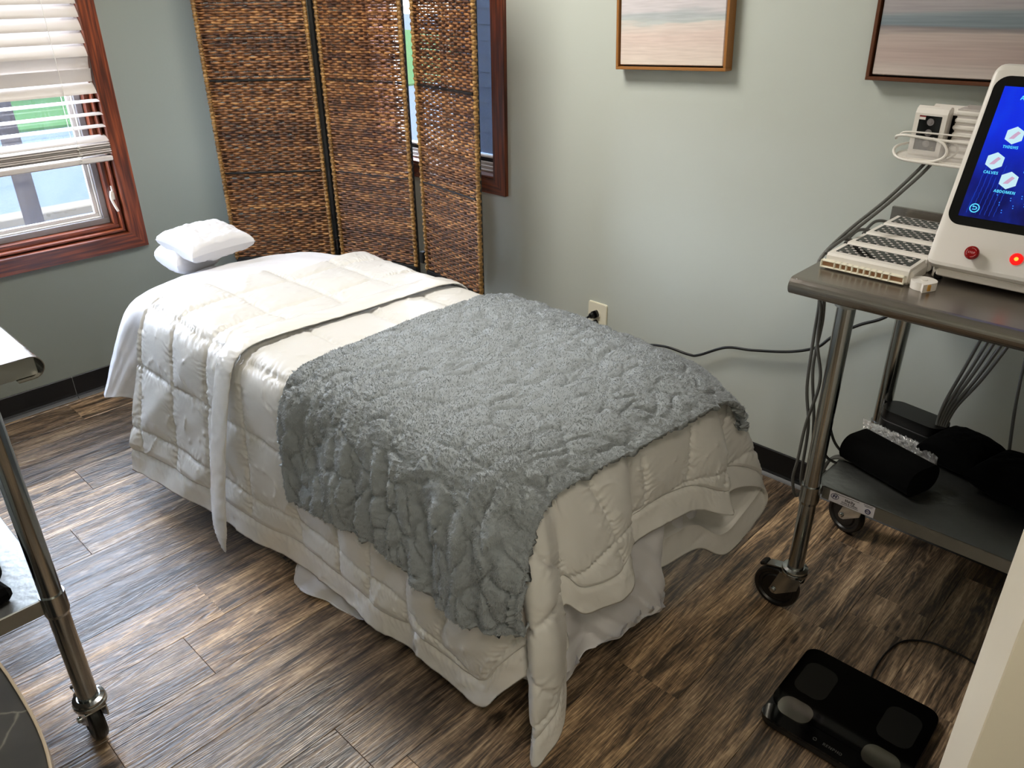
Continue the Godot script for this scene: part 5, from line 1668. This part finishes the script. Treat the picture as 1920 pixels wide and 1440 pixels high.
# ---------------------------------------------------------------- outlet, cords
func cords() -> void:
	var t := thing("wall_outlet", "ivory wall outlet plate above the grey throw with two black plugs in it", "outlet", Vector3(1.627, 0.372, 0))
	var b := MB.new(); b.prism(rrect(0.090, 0.132, 0.007, 4), 0.005, Transform3D(), true)
	b.prism(rrect(0.086, 0.128, 0.007, 4), 0.0068, Transform3D(), true)
	obj("cover_plate", b, M.ivory, t)
	for y in [0.020, -0.020]:
		var r := MB.new(); r.prism(rrect(0.034, 0.029, 0.012, 5, 0, y), 0.0085, Transform3D(), true)
		obj("receptacle", r, M.ivory, t)
	for k in 2:
		var y: float = 0.392 if k == 0 else 0.352
		var p := MB.new()
		var X := Transform3D(Basis(Vector3.BACK, 0.5) , Vector3(1.622, y, 0.008))
		p.prism(rrect(0.030, 0.028, 0.008, 4), 0.012, X, true)
		p.box(Vector3(0.024, 0.022, 0.022), X * Transform3D(Basis(Vector3.UP, -0.5), Vector3(-0.004, 0, 0.022)), 0.006)
		p.tube(smooth([X * Vector3(-0.010, 0, 0.028), X * Vector3(-0.030, -0.006, 0.034), X * Vector3(-0.045, -0.03, 0.036), X * Vector3(-0.05, -0.10, 0.034)], 5), 0.0042, 8)
		single("power_plug", p, M.black_plastic, ["black power plug in the upper socket of the ivory outlet", "black power plug in the lower socket of the ivory outlet"][k], "plug", "plugs in the wall outlet")
	var c := MB.new()
	c.tube(smooth([Vector3(1.60, 0.22, 0.03), Vector3(1.72, 0.24, 0.03), Vector3(1.85, 0.33, 0.028), Vector3(1.955, 0.361, 0.028), Vector3(2.057, 0.361, 0.028), Vector3(2.099, 0.372, 0.028), Vector3(2.197, 0.431, 0.028), Vector3(2.294, 0.451, 0.028), Vector3(2.42, 0.485, 0.028), Vector3(2.502, 0.525, 0.028), Vector3(2.544, 0.573, 0.028), Vector3(2.614, 0.632, 0.028), Vector3(2.683, 0.677, 0.028), Vector3(2.75, 0.76, 0.026), Vector3(2.80, 0.90, 0.020)], 8), 0.0048, 8)
	single("extension_cord", c, M.black_cord, "black power cord running along the grey wall from behind the bed to the table", "cord")
	var cable := func(pts: Array, r: float, m: Material, label: String, group := "") -> void:
		var q := MB.new(); q.tube(smooth(pts, 7), r, 8)
		single("cable", q, m, label, "cable", group)
	# two leads from the tray over the table's end and down its leg
	cable.call([Vector3(2.742, 1.150, 0.165), Vector3(2.728, 1.120, 0.20), Vector3(2.695, 1.060, 0.270), Vector3(2.652, 0.995, 0.360), Vector3(2.628, 0.940, 0.430), Vector3(2.634, 0.885, 0.450), Vector3(2.650, 0.844, 0.452), Vector3(2.652, 0.731, 0.450), Vector3(2.658, 0.60, 0.450), Vector3(2.680, 0.49, 0.450), Vector3(2.684, 0.36, 0.45), Vector3(2.690, 0.315, 0.45), Vector3(2.705, 0.30, 0.445), Vector3(2.725, 0.33, 0.44), Vector3(2.742, 0.40, 0.43), Vector3(2.765, 0.416, 0.42), Vector3(2.80, 0.413, 0.41)], 0.0042, M.grey_cord, "grey cable from the acrylic tray down past the table's end, left of its pair", "leads of the laser paddles")
	cable.call([Vector3(2.756, 1.150, 0.165), Vector3(2.742, 1.118, 0.20), Vector3(2.704, 1.055, 0.275), Vector3(2.660, 0.990, 0.365), Vector3(2.632, 0.945, 0.440), Vector3(2.638, 0.885, 0.465), Vector3(2.660, 0.830, 0.462), Vector3(2.668, 0.73, 0.460), Vector3(2.690, 0.63, 0.455), Vector3(2.676, 0.50, 0.46), Vector3(2.676, 0.40, 0.47), Vector3(2.672, 0.33, 0.47), Vector3(2.69, 0.28, 0.46), Vector3(2.72, 0.40, 0.44), Vector3(2.715, 0.55, 0.44), Vector3(2.70, 0.70, 0.45)], 0.0042, M.grey_cord, "grey cable from the acrylic tray down past the table's end, right of its pair", "leads of the laser paddles")
	cable.call([Vector3(2.655, 0.905, 0.46), Vector3(2.668, 0.80, 0.455), Vector3(2.664, 0.66, 0.45), Vector3(2.688, 0.52, 0.445), Vector3(2.700, 0.40, 0.44), Vector3(2.703, 0.34, 0.44), Vector3(2.712, 0.325, 0.435), Vector3(2.728, 0.35, 0.43), Vector3(2.742, 0.40, 0.42), Vector3(2.762, 0.416, 0.41), Vector3(2.79, 0.413, 0.405)], 0.0042, M.grey_cord, "grey cable hanging straight down behind the table's front leg")
	cable.call([Vector3(2.70, 0.80, 0.44), Vector3(2.708, 0.66, 0.44), Vector3(2.722, 0.53, 0.43), Vector3(2.742, 0.46, 0.42), Vector3(2.775, 0.425, 0.41), Vector3(2.80, 0.42, 0.40)], 0.0036, M.black_cord, "thin black cable curving behind the front leg to the rolled strap")
	cable.call([Vector3(2.715, 0.60, 0.47), Vector3(2.725, 0.47, 0.465), Vector3(2.745, 0.428, 0.458), Vector3(2.768, 0.413, 0.445)], 0.0036, M.black_cord, "short black cable end lying on the shelf beside the front leg")
	# leads hanging together under the table
	for k in 5:
		var u: float = [0.0, 0.014, 0.026, 0.040, 0.052][k]
		cable.call([Vector3(3.000 + u * 1.5, 0.915, 0.13), Vector3(2.975 + u * 1.3, 0.80, 0.17), Vector3(2.948 + u * 0.9, 0.66 - u * 0.2, 0.195), Vector3(2.925 + u * 0.5, 0.54, 0.205 - u * 0.2), Vector3(2.925 + u * 0.35, 0.46, 0.195), Vector3(2.945 + u * 0.3, 0.413, 0.15)], 0.0042, M.grey_cord, "grey cable behind the zipped case, %s of its hanging bunch" % ["leftmost", "second from the left", "middle one", "second from the right", "rightmost"][k], "bunch of cables under the right table")
	cable.call([Vector3(3.045, 0.915, 0.10), Vector3(3.055, 0.70, 0.10), Vector3(3.066, 0.56, 0.10), Vector3(3.086, 0.414, 0.10)], 0.0042, M.grey_cord, "single grey cable hanging to the shelf behind the black pouches")

# ---------------------------------------------------------------- scale on the floor
func scale_on_floor() -> void:
	var t := thing("body_scale", "black glass body scale with four metal foot pads lying on the floor", "scale", Vector3(3.040, 0, 0.832), 0.012)
	var up := Basis(Vector3.RIGHT, Vector3(0, 0, -1), Vector3.UP)
	var b := MB.new(); b.prism(rrect(0.318, 0.284, 0.034, 8), 0.014, Transform3D(up, Vector3(0, 0.006, 0)), true)
	obj("base", b, M.black_plastic, t)
	var g := MB.new(); g.prism(rrect(0.316, 0.230, 0.030, 8, 0, 0.026), 0.006, Transform3D(up, Vector3(0, 0.0205, 0)), true)
	obj("glass_platform", g, M.gloss_black, t)
	var g2 := MB.new(); g2.prism(rrect(0.316, 0.050, 0.024, 8, 0, -0.1165), 0.0055, Transform3D(up, Vector3(0, 0.0205, 0)), true)
	obj("front_strip", g2, M.gloss_black, t)
	var pad := mat("pad_metal", Color(0.30, 0.30, 0.29), 0.20, 0.9)
	var pad2 := mat("pad_bright", Color(0.72, 0.70, 0.66), 0.12, 1.0)
	for s in [-1, 1]:
		var p := MB.new(); p.prism(rrect(0.078, 0.112, 0.026, 8, s * 0.098, 0.038), 0.0012, Transform3D(up, Vector3(0, 0.0262, 0)), true)
		obj("foot_pad", p, pad, t)
		var q := MB.new(); q.prism(rrect(0.078, 0.062, 0.026, 8, s * 0.098, -0.076), 0.0012, Transform3D(up, Vector3(0, 0.0262, 0)), true)
		obj("foot_pad", q, pad2, t)
	var f := MB.new()
	for sx in [-1, 1]:
		for sz in [-1, 1]: f.lathe([Vector2(0, 0), Vector2(0.016, 0), Vector2(0.016, 0.007), Vector2(0, 0.007)], 16, Transform3D(Basis(), Vector3(sx * 0.115, 0, sz * 0.10)))
	obj("rubber_feet", f, M.rubber, t)
	var grey := mat("logo_grey", Color(0.16, 0.16, 0.15), 0.5)
	text("RENPHO", 0.011, grey, t, Transform3D(Basis(Vector3.RIGHT, -PI / 2), Vector3(0.010, 0.0264, 0.122)))
	var em := MB.new()
	var ring := []
	for k in 21: ring.append(Vector3(-0.030 + 0.0036 * cos(TAU * k / 20.0), 0.0264, 0.122 + 0.0036 * sin(TAU * k / 20.0)))
	em.tube(ring, 0.0009, 5, false)
	obj("emblem", em, grey, t)
	var w := MB.new()
	w.tube(smooth([Vector3(3.035, 0.010, 0.70), Vector3(3.025, 0.004, 0.64), Vector3(3.025, 0.0035, 0.56), Vector3(3.040, 0.0035, 0.495), Vector3(3.08, 0.0035, 0.455), Vector3(3.13, 0.0035, 0.44), Vector3(3.20, 0.0035, 0.445), Vector3(3.35, 0.0035, 0.50), Vector3(3.6, 0.0035, 0.52)], 8), 0.0026, 8)
	single("scale_cord", w, M.black_cord, "thin black cord curving over the floor behind the scale", "cord")
